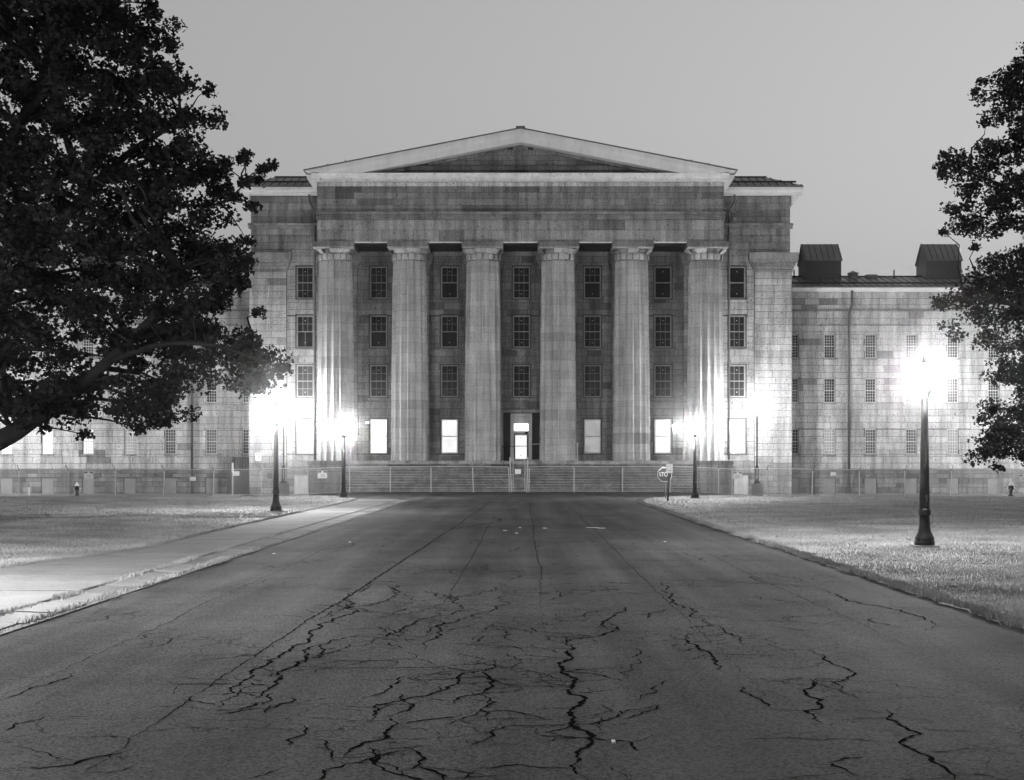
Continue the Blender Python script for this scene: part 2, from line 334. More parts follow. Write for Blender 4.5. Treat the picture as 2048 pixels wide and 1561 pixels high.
# ------------------------------------------------------------ the building
BY = 115.0; YF = 110.6; YC = 112.0; YW = 120.0
bld = thing('stone_building', (0, BY, -.4), 'huge pale stone Greek temple fronted building with six fluted columns and long wings', 'building')
ALL = []           # every stone: (area weight, wall object, MB args)
def sub(r, o):
    x0,x1,z0,z1 = r; a0,a1,c0,c1 = o
    if a1 <= x0 or a0 >= x1 or c1 <= z0 or c0 >= z1: return [r]
    out = []
    if c0 > z0: out.append((x0,x1,z0,c0))
    if c1 < z1: out.append((x0,x1,c1,z1))
    zz0, zz1 = max(z0,c0), min(z1,c1)
    if a0 > x0: out.append((x0,a0,zz0,zz1))
    if a1 < x1: out.append((a1,x1,zz0,zz1))
    return out
def courses(z0, z1, h, jit=.06):
    n = max(1, round((z1-z0)/h)); zs = [z0]
    w = [random.uniform(1-jit,1+jit) for _ in range(n)]; s = sum(w)
    for q in w: zs.append(zs[-1] + q*(z1-z0)/s)
    return zs
def ashlar(wall, y, x0, x1, zs, ops, wr=(.9,1.9), tone=(.86,1.12), dark=.045, skip=None, proud=.03, gap=.016, rough=0., pit=.012):
    for z0, z1 in zip(zs[:-1], zs[1:]):
        x = x0; base = random.uniform(.93,1.06)
        while x < x1 - 1e-4:
            w = random.uniform(*wr); xe = x+w
            if xe > x1-.45: xe = x1
            rs = [(x,xe,z0,z1)]
            for o in ops: rs = [q for r in rs for q in sub(r, o)]
            t0 = base*random.uniform(*tone)*(random.uniform(.5,.72) if random.random() < dark else 1)
            for (a,b,c,d) in rs:
                if b-a < .1 or d-c < .09 or (skip and skip(a,b,c,d)): continue
                yy = y - proud + random.uniform(-pit, pit) - random.random()*rough
                hidden = 0 if abs((a+b)/2) < 43 else .2
                if (a+b)/2 < -22: hidden *= .35
                ALL.append(((b-a)*(d-c)*hidden if hidden else (b-a)*(d-c)*1.0 if abs((a+b)/2) < 43 else 0, wall, (a+gap,b-gap,yy,y+.05,c+gap,d-gap,t0*random.uniform(.97,1.03))))
            x = xe
def backing(name, y, x0, x1, z0, z1, ops, reveal=.42, m='mortar', thick=.6):
    b = MB(); xs = sorted({x0,x1} | {v for o in ops for v in o[:2] if x0 < v < x1}); zs = sorted({z0,z1} | {v for o in ops for v in o[2:] if z0 < v < z1})
    for i in range(len(xs)-1):
        for j in range(len(zs)-1):
            cx, cz = (xs[i]+xs[i+1])/2, (zs[j]+zs[j+1])/2
            if any(o[0] < cx < o[1] and o[2] < cz < o[3] for o in ops): continue
            b.face([(xs[i],y,zs[j]),(xs[i+1],y,zs[j]),(xs[i+1],y,zs[j+1]),(xs[i],y,zs[j+1])])
    for (a,c,d,e) in ops:
        r = y+reveal
        b.face([(a,y,d),(a,y,e),(a,r,e),(a,r,d)], 2.2); b.face([(c,y,d),(c,r,d),(c,r,e),(c,y,e)], 2.2)
        b.face([(a,y,e),(c,y,e),(c,r,e),(a,r,e)], 2.2); b.face([(a,y,d),(a,r,d),(c,r,d),(c,y,d)], 2.2)
    b.face([(x0,y,z0),(x0,y,z1),(x0,y+thick,z1),(x0,y+thick,z0)]); b.face([(x1,y,z0),(x1,y+thick,z0),(x1,y+thick,z1),(x1,y,z1)])
    b.face([(x0,y,z1),(x1,y,z1),(x1,y+thick,z1),(x0,y+thick,z1)])
    return b.build(name, m, bld)
# openings of the main front
WX = [610, 757, 899, 1043, 1185, 1326, 1474]; WR = [(533,598),(631,696),(730,795),(838,908)]
ops = []; wins = []
for i, px in enumerate(WX):
    for j, (a, b) in enumerate(WR):
        if i == 3 and j == 3: continue
        o = (PX(px-17.5,BY), PX(px+17.5,BY), PZ(b,BY), PZ(a,BY)); ops.append(o); wins.append((i, j, o))
door_op = (PX(1007,BY), PX(1081,BY), 2.37, PZ(826,BY)); ops.append(door_op)
XC = 21.75; ZB = -.75; ZTOP = 24.4
mass = MB().box(-XC+.05, XC-.05, BY+.5, BY+22, ZB, ZTOP).build('core', 'cladding', bld)
fw = backing('front_wall', BY, -XC, XC, ZB, ZTOP, ops)
COLX = [PX(p, YC) for p in (671, 821, 967, 1117, 1265, 1410)]; COLX = [(COLX[i]-COLX[5-i])/2 for i in range(6)]
PIL = [(x-1.38, x+1.38) for x in COLX]
def skip_main(a,b,c,d):
    m_ = (a+b)/2; k = (c+d)/2
    if abs(m_) < 15.8 and k > 19.4: return True
    if abs(m_) < 15.9 and k < 2.2: return True
    return any(p-.02 < a and b < q+.02 for p, q in PIL) and 2.3 < k < 18.2
flank_cut = [(-99,-18.85,ZB,99),(18.85,99,ZB,99)]
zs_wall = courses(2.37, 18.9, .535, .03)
ashlar(fw, BY, -18.85, 18.85, courses(ZB, 2.37, .5, .15) , ops, (1.,2.2), skip=skip_main, dark=.1)
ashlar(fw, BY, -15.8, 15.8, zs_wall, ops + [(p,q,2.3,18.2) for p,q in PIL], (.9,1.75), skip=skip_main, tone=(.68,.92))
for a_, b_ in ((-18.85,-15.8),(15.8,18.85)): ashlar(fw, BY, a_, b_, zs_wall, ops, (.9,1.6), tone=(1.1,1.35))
ashlar(fw, BY, -XC, XC, courses(18.9, 21.1, .62), [], (1.3,2.4), skip=skip_main)
ashlar(fw, BY, -XC, XC, courses(21.5, 23.72, .5), [], (1.1,2.1), skip=skip_main, tone=(.7,1.1), dark=.12)
# corner piers (antae) with capitals, moulding strips
for s in (-1, 1):
    a, b = (18.85, XC+.12) if s > 0 else (-XC-.12, -18.85)
    an = MB().box(a, b, BY-.16, BY+.1, ZB, 17.6).build('corner_pier', 'mortar', bld)
    ashlar(an, BY-.16, a, b, courses(ZB, 2.2, .5), [], (1.,1.7), dark=.08); ashlar(an, BY-.16, a, b, courses(2.2, 17.6, .535, .03), [], (1.,1.9), tone=(1.25,1.5), dark=.02)
    c = MB(); 
    for z0, z1, e in ((17.6,17.75,.06),(17.78,18.05,.16),(18.07,18.3,.28),(18.32,18.52,.42),(18.53,19.1,.5)):
        c.box(a-e*(1 if s>0 else .9), b+e*.9, BY-.2-e, BY+.05, z0, z1, random.uniform(.8,1.1))
    c.build('pier_capital', 'stone', bld)
    x = 15.9 if s > 0 else -XC-.2; e_ = XC+.2 if s > 0 else -15.9
    mo = MB()
    while x < e_-.01:
        xe = min(x+random.uniform(1.8,2.6), e_); xe = e_ if e_-xe < .6 else xe; t = random.uniform(.75,1.1)
        mo.box(x+.01, xe-.01, BY-.42, BY+.05, 21.32, 21.5, t); mo.box(x+.01, xe-.01, BY-.16, BY+.05, 21.1, 21.31, t); x = xe
    mo.build('moulding', 'stone', bld)
# pilasters behind the columns
for i, (a, b) in enumerate(PIL):
    p = MB()
    for z0, z1 in zip(zs_wall[:-1], zs_wall[1:]):
        if z1 > 18.1: continue
        p.box(a, b, BY-.4, BY+.05, z0+.014, z1-.014, random.uniform(.8,1.15))
    p.box(a+.02, b-.02, BY-.38, BY+.04, 2.37, 18.1, .3)
    top = zs_wall[max(k for k, z in enumerate(zs_wall) if z <= 18.1)]
    for z0, z1, e in ((top,top+.22,.04),(top+.24,top+.42,.12),(top+.44,top+.62,.22),(top+.64,19.0,.3)):
        if z1 > z0: p.box(a-e, b+e, BY-.4-e, BY+.05, z0, z1, random.uniform(.8,1.1))
    p.build('pilaster', 'stone', bld)
# portico floor, pedestals and steps
FL = 2.37
fl = MB().box(-13.6, 13.6, 110.25, BY, FL-.22, FL).box(-16.1,16.1,111.5,BY,ZB,FL-.23,.6); fl.build('portico_floor', 'stone', bld)
st = MB().box(-13.55, 13.55, 108.0, 110.9, -.3, .1, .3).build('stair_base', 'mortar', bld)
NS = 11; rise = (FL-.22+.02)/NS; run = (110.3-107.75)/NS
for k in range(NS):
    b = MB(); x = -13.58
    while x < 13.57:
        xe = min(13.58, x+random.uniform(1.4,3.0)); xe = 13.58 if 13.58-xe < .7 else xe
        yy = 107.75+run*k+random.uniform(-.012,.012); z1 = rise*(k+1)-.02+random.uniform(-.012,.008)
        b.box(x+.008, xe-.008, yy, 110.95, rise*k-.04, z1-.05, random.uniform(.25,.6)); b.box(x+.006, xe-.006, yy-.04, 110.95, z1-.05, z1, random.uniform(.7,1.3)); x = xe  # dark risers, pale nosings: light on the tread edges painted into the tone
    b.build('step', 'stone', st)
for s in (-1, 1):
    x0, x1 = (-16.1,-13.62) if s < 0 else (13.62,16.1)
    pd = MB(); zz = [Tz(15,108)-.3, .62, 1.55, 2.1]
    for z0, z1 in zip(zz[:-1], zz[1:]):
        n = random.choice([1,2]); 
        xm = x0+(x1-x0)*random.uniform(.4,.6)
        for a, b in ([(x0,x1)] if n == 1 else [(x0,xm),(xm,x1)]): pd.box(a+.018,b-.018,107.9,112,z0+.02,z1-.02,random.uniform(.8,1.05))
    pd.box(x0+.05,x1-.05,107.95,112,zz[0],2.1,.35); pd.box(x0-.06,x1+.06,107.82,113.4,2.1,FL,.72)
    pd.build('stair_pedestal', 'pedestal_stone', bld)
# columns: fluted shaft in drums, battered capital, square abacus
def column(x0, idx):
    rr = random.Random(40+idx); root = MB(); NF = 16; SG = 8; n = NF*SG
    z0, z1 = FL+.005, 18.0; zs = [z0]
    while zs[-1] < z1-.3: zs.append(zs[-1]+rr.uniform(.45,.9))
    zs[-1] = z1
    def rad(z): t = (z-z0)/(z1-z0); return 1.46-.16*t-.03*math.sin(math.pi*t)*-1
    th = [2*math.pi*(j/n) for j in range(n)]; prof = [max(0, math.sin(math.pi*((j%SG)/SG)))**.6 for j in range(n)]
    rings = []
    for k in range(len(zs)-1):
        a, b = zs[k], zs[k+1]; off = rr.uniform(-.006,.006)
        for z, dr, kk in ((a+.006, .014, -1),(a+.014, 0, k),((a+b)/2, 0, k),(b-.014, 0, k),(b-.006,.014,-1)):
            rings.append((z, dr, kk, off))
    V = np.zeros((len(rings), n, 3))
    chip = {}
    for i, (z, dr, kk, off) in enumerate(rings):
        for j in range(n):
            r = rad(z)+off-dr*.6-.27*prof[j]
            if j % SG == 0 and rr.random() < .25: r -= rr.uniform(0,.035)
            V[i,j] = (x0+r*math.cos(th[j]), YC+r*math.sin(th[j]), z)
    nb = len(root.v); root.v += [tuple(q) for q in V.reshape(-1,3)]
    tone = {}
    for k in range(len(zs)-1):
        base = rr.uniform(.90,1.07)*(rr.uniform(.8,.9) if rr.random() < .07 else 1)
        blk = 0
        for f in range(NF):
            if f % 3 == 0: blk = rr.uniform(.965,1.035)*(.85 if rr.random() < .04 else 1)
            tone[(k,f)] = base*blk*rr.uniform(.94,1.06)
    for i in range(len(rings)-1):
        k = max(rings[i][2], rings[i+1][2])
        for j in range(n):
            t = tone[(k, j//SG)] if k >= 0 else .4
            if rings[i][2] < 0 or rings[i+1][2] < 0: t *= .93
            root.f.append((nb+i*n+j, nb+i*n+(j+1)%n, nb+(i+1)*n+(j+1)%n, nb+(i+1)*n+j)); root.t.append(t)
    sh = root.build('column', 'stone_column', bld)
    # necking of rounded blocks, one per flute
    nk = MB()
    for f in range(NF):
        a0 = 2*math.pi*(f+.06)/NF; a1 = 2*math.pi*(f+.94)/NF; hh = rr.uniform(.5,.58); t = rr.uniform(.75,1.15); q = rr.uniform(-.02,.04)
        if rr.random() < .06: q -= .12
        pr = [(1.20+q,0),(1.30+q,.06),(1.34+q,hh*.5),(1.33+q,hh*.85),(1.25+q,hh)]
        m_ = 4; nn = len(nk.v)
        for (r, z) in pr:
            for u in range(m_+1):
                a = a0+(a1-a0)*u/m_; bul = .035*math.sin(math.pi*u/m_); nk.v.append((x0+(r+bul)*math.cos(a), YC+(r+bul)*math.sin(a), 18.0+.012+z))
        for i in range(len(pr)-1):
            for u in range(m_): nk.f.append((nn+i*(m_+1)+u, nn+i*(m_+1)+u+1, nn+(i+1)*(m_+1)+u+1, nn+(i+1)*(m_+1)+u)); nk.t.append(t)
    nk.lathe([(1.2,-.02),(1.2,.7)], (x0,YC,18.0), 40, .3)
    nk.build('necking', 'stone_column', sh)
    # echinus in broken segments
    ec = MB(); a = rr.random(); end = a+2*math.pi
    while a < end-.02:
        da = min(rr.uniform(.35,.8), end-a); br = rr.random() < .28; cut = rr.uniform(.12,.26) if br else 0; t = rr.uniform(.8,1.2)*(.7 if br else 1)
        m_ = 7; nn = len(ec.v); pr = [(1.22,18.52),(1.34,18.58),(1.44,18.68),(1.56,18.78),(1.64,18.85),(1.55,18.885)]
        for (r, z) in pr:
            for u in range(m_+1):
                an = a+.008+(da-.016)*u/m_; ee = rr.uniform(-.025,.02)
                r_ = max(1.2, r-cut*rr.uniform(.6,1.3)*(r-1.2)/.3+ee); ec.v.append((x0+r_*math.cos(an), YC+r_*math.sin(an), z))
        for i in range(len(pr)-1):
            for u in range(m_): ec.f.append((nn+i*(m_+1)+u, nn+i*(m_+1)+u+1, nn+(i+1)*(m_+1)+u+1, nn+(i+1)*(m_+1)+u)); ec.t.append(t)
        a += da
    ec.lathe([(1.2,.4),(1.2,.9)], (x0,YC,18.0), 40, .3)
    ec.build('echinus', 'stone_column', sh)
    ab = MB(); h = 1.6; xm = x0+rr.uniform(-.5,.5)
    for p, q in ((x0-h,xm),(xm,x0+h)): ab.box(p+.006, q-.006, YC-h-.12, YC+h, 18.91, 19.36, rr.uniform(.62,.85)); ab.box(p+.006, q-.006, YC-h-.145, YC+h, 18.90, 18.95, 1.5)
    ab.build('abacus', 'stone', sh)
for i, x in enumerate(COLX): column(x, i)
# entablature of the portico
EX = 15.78
en = MB().box(-EX+.04, EX-.04, YF+.03, BY-.02, 19.38, 24.0).build('entablature', 'mortar', bld)
ashlar(en, YF+.03, -EX, EX, [19.38, 20.28, 21.08], [], (1.9,3.2), dark=.1, tone=(1.0,1.28), gap=.013)
ashlar(en, YF+.03, -EX, EX, [21.66,22.22,22.71,23.2,23.66], [], (1.2,2.7), dark=.12, tone=(.8,1.1), gap=.013)
ashlar(en, YF+.03, -EX, EX, [23.66,23.99], [], (1.4,2.8), dark=.02, tone=(2.0,2.5), gap=.013)
mo = MB(); x = -EX-.1
while x < EX+.09:
    xe = min(EX+.1, x+random.uniform(1.7,3.2)); xe = EX+.1 if EX+.1-xe < .8 else xe; t = random.uniform(.72,1.1)
    mo.box(x+.008, xe-.008, YF-.42, YF+.1, 21.44, 21.64, t); mo.box(x+.008, xe-.008, YF-.28, YF+.1, 21.28, 21.41, t*.95); mo.box(x+.008, xe-.008, YF-.12, YF+.1, 21.09, 21.26, t); x = xe
mo.build('moulding', 'stone', bld)
sf = MB()
for i in range(5):
    sf.box(COLX[i]+1.62, COLX[i+1]-1.62, YF-.03, YF+.03, 19.27, 19.375)
sf.build('soffit_board', 'worn_trim', bld)
MB().box(-EX+.1, EX-.1, YF+1.2, BY-.05, 19.25, 19.37).build('portico_ceiling', 'dark_wood', bld)
# pediment
AP = 27.95; EV = 24.72; EXX = 16.6; YE = 109.7
cor = MB().prism([(YE+.25,24.42),(YE+.12,24.56),(BY-.5,24.56),(BY-.5,23.99),(YF-.1,23.99),(YF-.25,24.12),(YF-.25,24.22)], 'x', -EXX+.45, EXX-.45).build('cornice', 'worn_trim', bld)
def slope_z(x, zc, ze=EV): return zc - (zc-ze)*abs(x)/EXX
sl = (AP-EV)/EXX
rk = MB()
for s in (-1, 1):
    # raking cornice: profile (y, dz below roof line) swept along the slope, in two steps of projection
    for (y0, y1, d0, d1, inx) in ((YE, YF+.4, 0, .40, 0), (YE+.05, YF+.4, .40, .47, .05), (YE+.10, YF+.4, .47, .53, .1), (YE+.14, YF+.4, .53, 1.0, .15)):
        zm_ = 24.565; xo = EXX-inx; cut_ = lambda d: min(xo, (AP-d-zm_)/sl)
        xa, xb = cut_(d0), cut_(d1); quad = [(0, AP-d0), (s*xa, AP-d0-sl*xa), (s*xb, AP-d1-sl*xb), (0, AP-d1)]
        rk.prism(quad, 'y', y0, y1)
rk.build('raking_cornice', 'trim', bld)
ty = MB().prism([(-EXX+1.5,24.57),(EXX-1.5,24.57),(0,27.2)], 'y', YF+.3, YF+.6).build('tympanum', 'mortar', bld)
z = 24.57; first = True
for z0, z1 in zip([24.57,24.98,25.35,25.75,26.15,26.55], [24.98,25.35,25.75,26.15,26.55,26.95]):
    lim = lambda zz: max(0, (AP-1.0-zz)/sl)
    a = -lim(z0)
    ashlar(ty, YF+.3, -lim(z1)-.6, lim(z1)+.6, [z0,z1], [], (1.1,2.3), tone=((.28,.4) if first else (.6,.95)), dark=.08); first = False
# stones of the sloping blocking course under the raking cornice
bc = MB()
for s in (-1, 1):
    u = 1.0
    while u < 11.2:
        w = random.uniform(.9,1.9); e = min(u+w, 11.5)
        if random.random() > .1:
            zt0, zt1 = AP-1.03-sl*u, AP-1.03-sl*e; h = .2+random.uniform(-.04,.03)
            q = [(s*u, zt0-h), (s*(e-.02), zt1-h), (s*(e-.02), zt1), (s*u, zt0)]
            if s < 0: q = q[::-1]
            MB().prism(q, 'y', YF+.08+random.uniform(0,.04), YF+.5, random.uniform(.7,1.15)).build('blocking_stone', 'stone', ty)
        u = e
rf = MB()
for s in (-1, 1):
    rf.prism([(0,AP+.02),(s*(EXX+.12),EV+.02-.02),(s*(EXX+.12),EV+.07),(0,AP+.09)][::s], 'y', YE-.06, BY+14)
rf.box(-.35,.35,YE-.02,BY+14,AP+.06,AP+.2); 
roof = rf.build('roof', 'roof', bld)
MB().box(-3.6,-1.9,YE+8,YE+12,AP-.3,AP+.55).build('roof_vent','cladding',roof); MB().box(2.6,4.05,YE+8,YE+12,AP-.3,AP+.5).build('roof_vent','cladding',roof)
for x in (-14.9,-13.5,13.2,14.5):
    MB().box(x-.04,x+.04,YE+.2,YE+.26,slope_z(x,AP),slope_z(x,AP)+.22).build('snow_guard','iron',roof)
# side eaves of the portico roof: white boxed cornice running back, sloping in to the wall
for s in (-1, 1):
    MB().prism([(s*EXX,24.56),(s*(EXX-.02),24.3),(s*15.8,23.1),(s*15.8,24.56)][::s], 'y', YF-.05, BY-.05).build('side_cornice', 'trim', bld)
    MB().box(min(s*15.74,s*15.3),max(s*15.74,s*15.3),YF+.1,BY-.05,19.4,23.9).build('side_wall','stone',bld)
# main roof, hipped, with standing seams; white eaves
def main_roof():
    b = MB(); xe, ye = 22.65, BY-.95; zt = 25.9; yt = BY+3.2; xt = 20.4; z0 = 24.42
    b.face([(-xe,ye,z0),(xe,ye,z0),(xt,yt,zt),(-xt,yt,zt)]); b.face([(xe,ye,z0),(xe,BY+22,z0),(xt,BY+18,zt),(xt,yt,zt)]); b.face([(-xe,ye,z0),(-xt,yt,zt),(-xt,BY+18,zt),(-xe,BY+22,z0)])
    b.face([(-xt,yt,zt),(xt,yt,zt),(xt,BY+18,zt),(-xt,BY+18,zt)]); b.face([(-xe,ye,z0-.12),(xe,ye,z0-.12),(xe,ye,z0),(-xe,ye,z0)]); b.face([(-xe,ye,z0-.12),(-xe,BY+22,z0-.12),(xe,BY+22,z0-.12),(xe,ye,z0-.12)])
    b.face([(xe,ye,z0-.12),(xe,BY+22,z0-.12),(xe,BY+22,z0),(xe,ye,z0)]); b.face([(-xe,ye,z0-.12),(-xe,ye,z0),(-xe,BY+22,z0),(-xe,BY+22,z0-.12)])
    r = b.build('roof', 'roof', bld)
    for s in (-1, 1):
        x = 16.3
        while x < xe-.05:
            t1 = 1 if x < xt else (xe-x)/(xe-xt)
            p0 = Vector((s*x, ye-.01, z0+.03)); p1 = Vector((s*x, ye+(yt-ye)*t1, z0+(zt-z0)*t1+.03))
            if (p1-p0).length > .3: MB().tube([p0,p1], .045, 5).build('roof_seam', 'iron', r)
            x += .62
        MB().box(*(sorted((s*16.2, s*(xe-.4)))), ye+.95, ye+1.02, z0+.42, z0+.56).build('snow_rail', 'iron', r)
        MB().box(*(sorted((s*16.2, s*xt))), yt-.06, yt+.1, zt-.02, zt+.09).build('ridge_cap', 'iron', r)
        a, c = sorted((s*15.85, s*22.6))
        MB().prism([(BY-.92,24.295),(BY-.92,24.05),(BY-.72,23.98),(BY-.68,23.75),(BY-.1,23.74),(BY-.1,24.295)], 'x', a, c).build('eaves', 'trim', bld)
        MB().prism([(s*22.6,24.29),(s*22.58,24.02),(s*21.9,22.95),(s*21.8,22.95),(s*21.8,24.29)][::s], 'y', BY-.6, BY+21).build('side_eaves', 'trim', bld)
main_roof()
# downpipes
def downpipe(x, y, zt, zb, jog=None):
    pts = [(x+(jog or 0), y-.6 if jog else y, zt), (x+(jog or 0), y-.5 if jog else y, zt-.5), (x, y, zt-1.3), (x, y, zb)]
    b = MB().tube(pts, .085, 8); k = zb+1.5
    p = b.build('downpipe', 'pipe', bld, smooth=True)
    while k < zt-1.5: MB().box(x-.13,x+.13,y-.02,y+.2,k,k+.06).build('bracket','pipe',p); k += 3.2
downpipe(PX(1452,BY-.2)+.25, BY-.22, 23.7, FL+.1, .35); downpipe(PX(629,BY-.2)-.0, BY-.22, 23.7, FL+.1, -.35)

# windows of the main front
def main_window(i, j, o):
    x0,x1,z0,z1 = o; y = BY+.16
    lit = {(0,3):'lit_mid',(1,3):'lit_hot',(2,3):'lit_mid',(4,3):'glow_low',(5,3):'lit_mid',(6,3):'lit_hot'}.get((i,j))
    fr_ = 'pale_board' if j == 3 else 'frame'
    w = MB().ring(x0+.01, x1-.01, z0+.01, z1-.01, .10, y-.06, y+.1).build('window', fr_, bld)
    MB().ring(x0-.075, x1+.075, z0-.075, z1+.075, .073, BY-.055, BY+.02).build('surround', 'mortar', w)
    zm = (z0+z1)/2
    MB().box(x0+.11, x1-.11, y-.03, y+.06, zm-.035, zm+.035).build('meeting_rail', fr_, w)
    MB().box(x0-.12, x1+.12, BY-.13, BY+.15, z0-.2, z0-.08).build('sill', 'stone', w) if j else None
    if lit:
        for k_, (a, b) in enumerate(((z0+.11,zm-.035),(zm+.035,z1-.11))): MB().box(x0+.11,x1-.11,y+.03,y+.05,a,b).build('pane', 'lit_bright' if k_ and i in (0,) else lit, w)
        return
    nx, nz = (3, 2)
    if (i,j) in ((0,1),): lower = 2
    else: lower = 3
    xs = [x0+.11+(x1-x0-.22)*k/3 for k in range(4)]
    for half, (a, b) in enumerate(((z0+.11,zm-.035),(zm+.035,z1-.11))):
        zsx = [a, (a+b)/2, b]; mu = MB(); xs_ = xs
        plain = (half == 0 and (i,j) in ((1,1),(2,0),(2,1),(4,0),(5,0),(6,0))) or (half == 1 and (i,j) in ((5,0),(6,0)))
        if half == 0 and lower == 2: xs_ = [x0+.11, (x0+x1)/2, x1-.11]; zsx = [a, b]
        if plain: xs_ = [x0+.11, x1-.11]; zsx = [a, b]
        bar = .012
        for xx in xs_[1:-1]: mu.box(xx-bar, xx+bar, y, y+.045, a, b)
        for k, zz in enumerate(zsx[1:-1]):
            for q in range(len(xs_)-1): mu.box(xs_[q]+(bar+.001 if q else 0), xs_[q+1]-(bar+.001 if q < len(xs_)-2 else 0), y, y+.045, zz-bar, zz+bar)
        if mu.v: mu.build('glazing_bar', fr_, w)
        for q in range(len(xs_)-1):
            for r in range(len(zsx)-1):
                d1, d2 = random.uniform(-.006,.006), random.uniform(-.006,.006); yy = y+.05
                p = MB(); A = (xs_[q],yy+d1,zsx[r]); B = (xs_[q+1],yy-d1,zsx[r]); C = (xs_[q+1],yy+d2,zsx[r+1]); D = (xs_[q],yy-d2*.5,zsx[r+1])
                p.face([A,B,C,D]); p.face([(v_[0],yy+.03,v_[2]) for v_ in (D,C,B,A)]); p.build('pane', 'glass', w)
    xm = (x0+x1)/2
    for zz in (z0+.42, z1-.42): MB().box(xm-.035,xm+.035,y-.05,y+.01,zz-.035,zz+.035).build('bolt','paper',w)
for w in wins: main_window(*w)
# doorway
dx0, dx1, dz0, dz1 = door_op
MB().box(dx0, dx1, BY+.38, BY+.48, dz0, dz1).build('doorway_back', 'dark_wood', bld)
dr = MB(); a, b = PX(1021,BY), PX(1064,BY)
dr.box(a, a+.28, BY+.05, BY+.36, dz0, dz1-.05).box(b-.28, b, BY+.05, BY+.36, dz0, dz1-.05).box(a+.28, b-.28, BY+.07, BY+.36, dz1-.3, dz1-.05).box(a-.02, b+.02, BY+.02, BY+.3, PZ(866,BY), PZ(863,BY))
door = dr.build('door', 'pale_board', bld)
for s in (0, 1):
    xa, xb = (dx0+.05, a-.04) if s == 0 else (b+.04, dx1-.05); fl_ = MB(); n = 7
    for k in range(n): fl_.box(xa+(xb-xa)*k/n+.012, xa+(xb-xa)*(k+1)/n-.012, BY+.12+.05*abs(k-3)/3, BY+.37, dz0, dz1-.12)
    fl_.build('side_panel', 'dark_wood', door)
    sh = MB(); xx = dx0-.16 if s == 0 else dx1+.02; sh.box(xx, xx+.14, BY-.14, BY+.02, dz0+.02, dz1+.1); sh.build('door_jamb', 'stone', door)
MB().box(dx0-.25, dx1+.25, BY-.24, BY+.02, dz1+.02, dz1+.22).build('door_lintel', 'stone', door)
MB().box(a+.29, b-.29, BY+.25, BY+.3, PZ(848,BY)+.01, dz1-.31).build('upper_panel', 'pale_board', door)
MB().box(a+.29, b-.29, BY+.22, BY+.26, PZ(862,BY), PZ(848,BY)).build('transom_pane', 'lit_hot', door)
lf = MB().box(PX(1030.5,BY), PX(1053.5,BY), BY+.2, BY+.27, PZ(918,BY), PZ(871,BY)).build('door_leaf', 'lit_mid', door)
MB().box(PX(1030.5,BY), PX(1053.5,BY), BY+.18, BY+.205, PZ(893.5,BY), PZ(892,BY)).build('door_bar', 'frame', lf)
for py in (876.5, 911): MB().box(PX(1041,BY), PX(1042.6,BY), BY+.17, BY+.2, PZ(py+1,BY), PZ(py-1,BY)).build('bolt', 'iron', lf)
MB().box(a+.29, b-.29, BY+.24, BY+.3, PZ(871,BY)+.01, PZ(866,BY)-.01).build('door_head', 'board', door)
cl = MB().box(PX(1050,BY), PX(1056,BY), BY+.0, BY+.2, PZ(869,BY), PZ(864,BY)); cl.build('door_closer', 'iron', door)
# wall lights beside the ground floor windows of the portico
def wall_light(x, y, z, m, label):
    t = thing('wall_light', (x, y, z), label, 'wall light', 'wall lights on the building')
    MB().box(x-.10,x+.10,y-.06,y,z-.12,z+.16).build('bracket','iron',t)
    MB().box(x-.16,x+.16,y-.30,y-.06,z+.09,z+.16).build('hood','iron',t)
    MB().prism([(y-.07,z-.11),(y-.2,z-.1),(y-.27,z+.085),(y-.07,z+.085)],'x',x-.13,x+.13).build('lens',m,t)
wall_light(PX(1349,BY), BY-.03, PZ(853,BY), 'wall_light', 'glaring wall light right of a lit ground floor window beside the last column')
wall_light(PX(735,BY), BY-.03, PZ(845,BY), 'lit_bright', 'small wall light left of the blown out bright ground floor window')

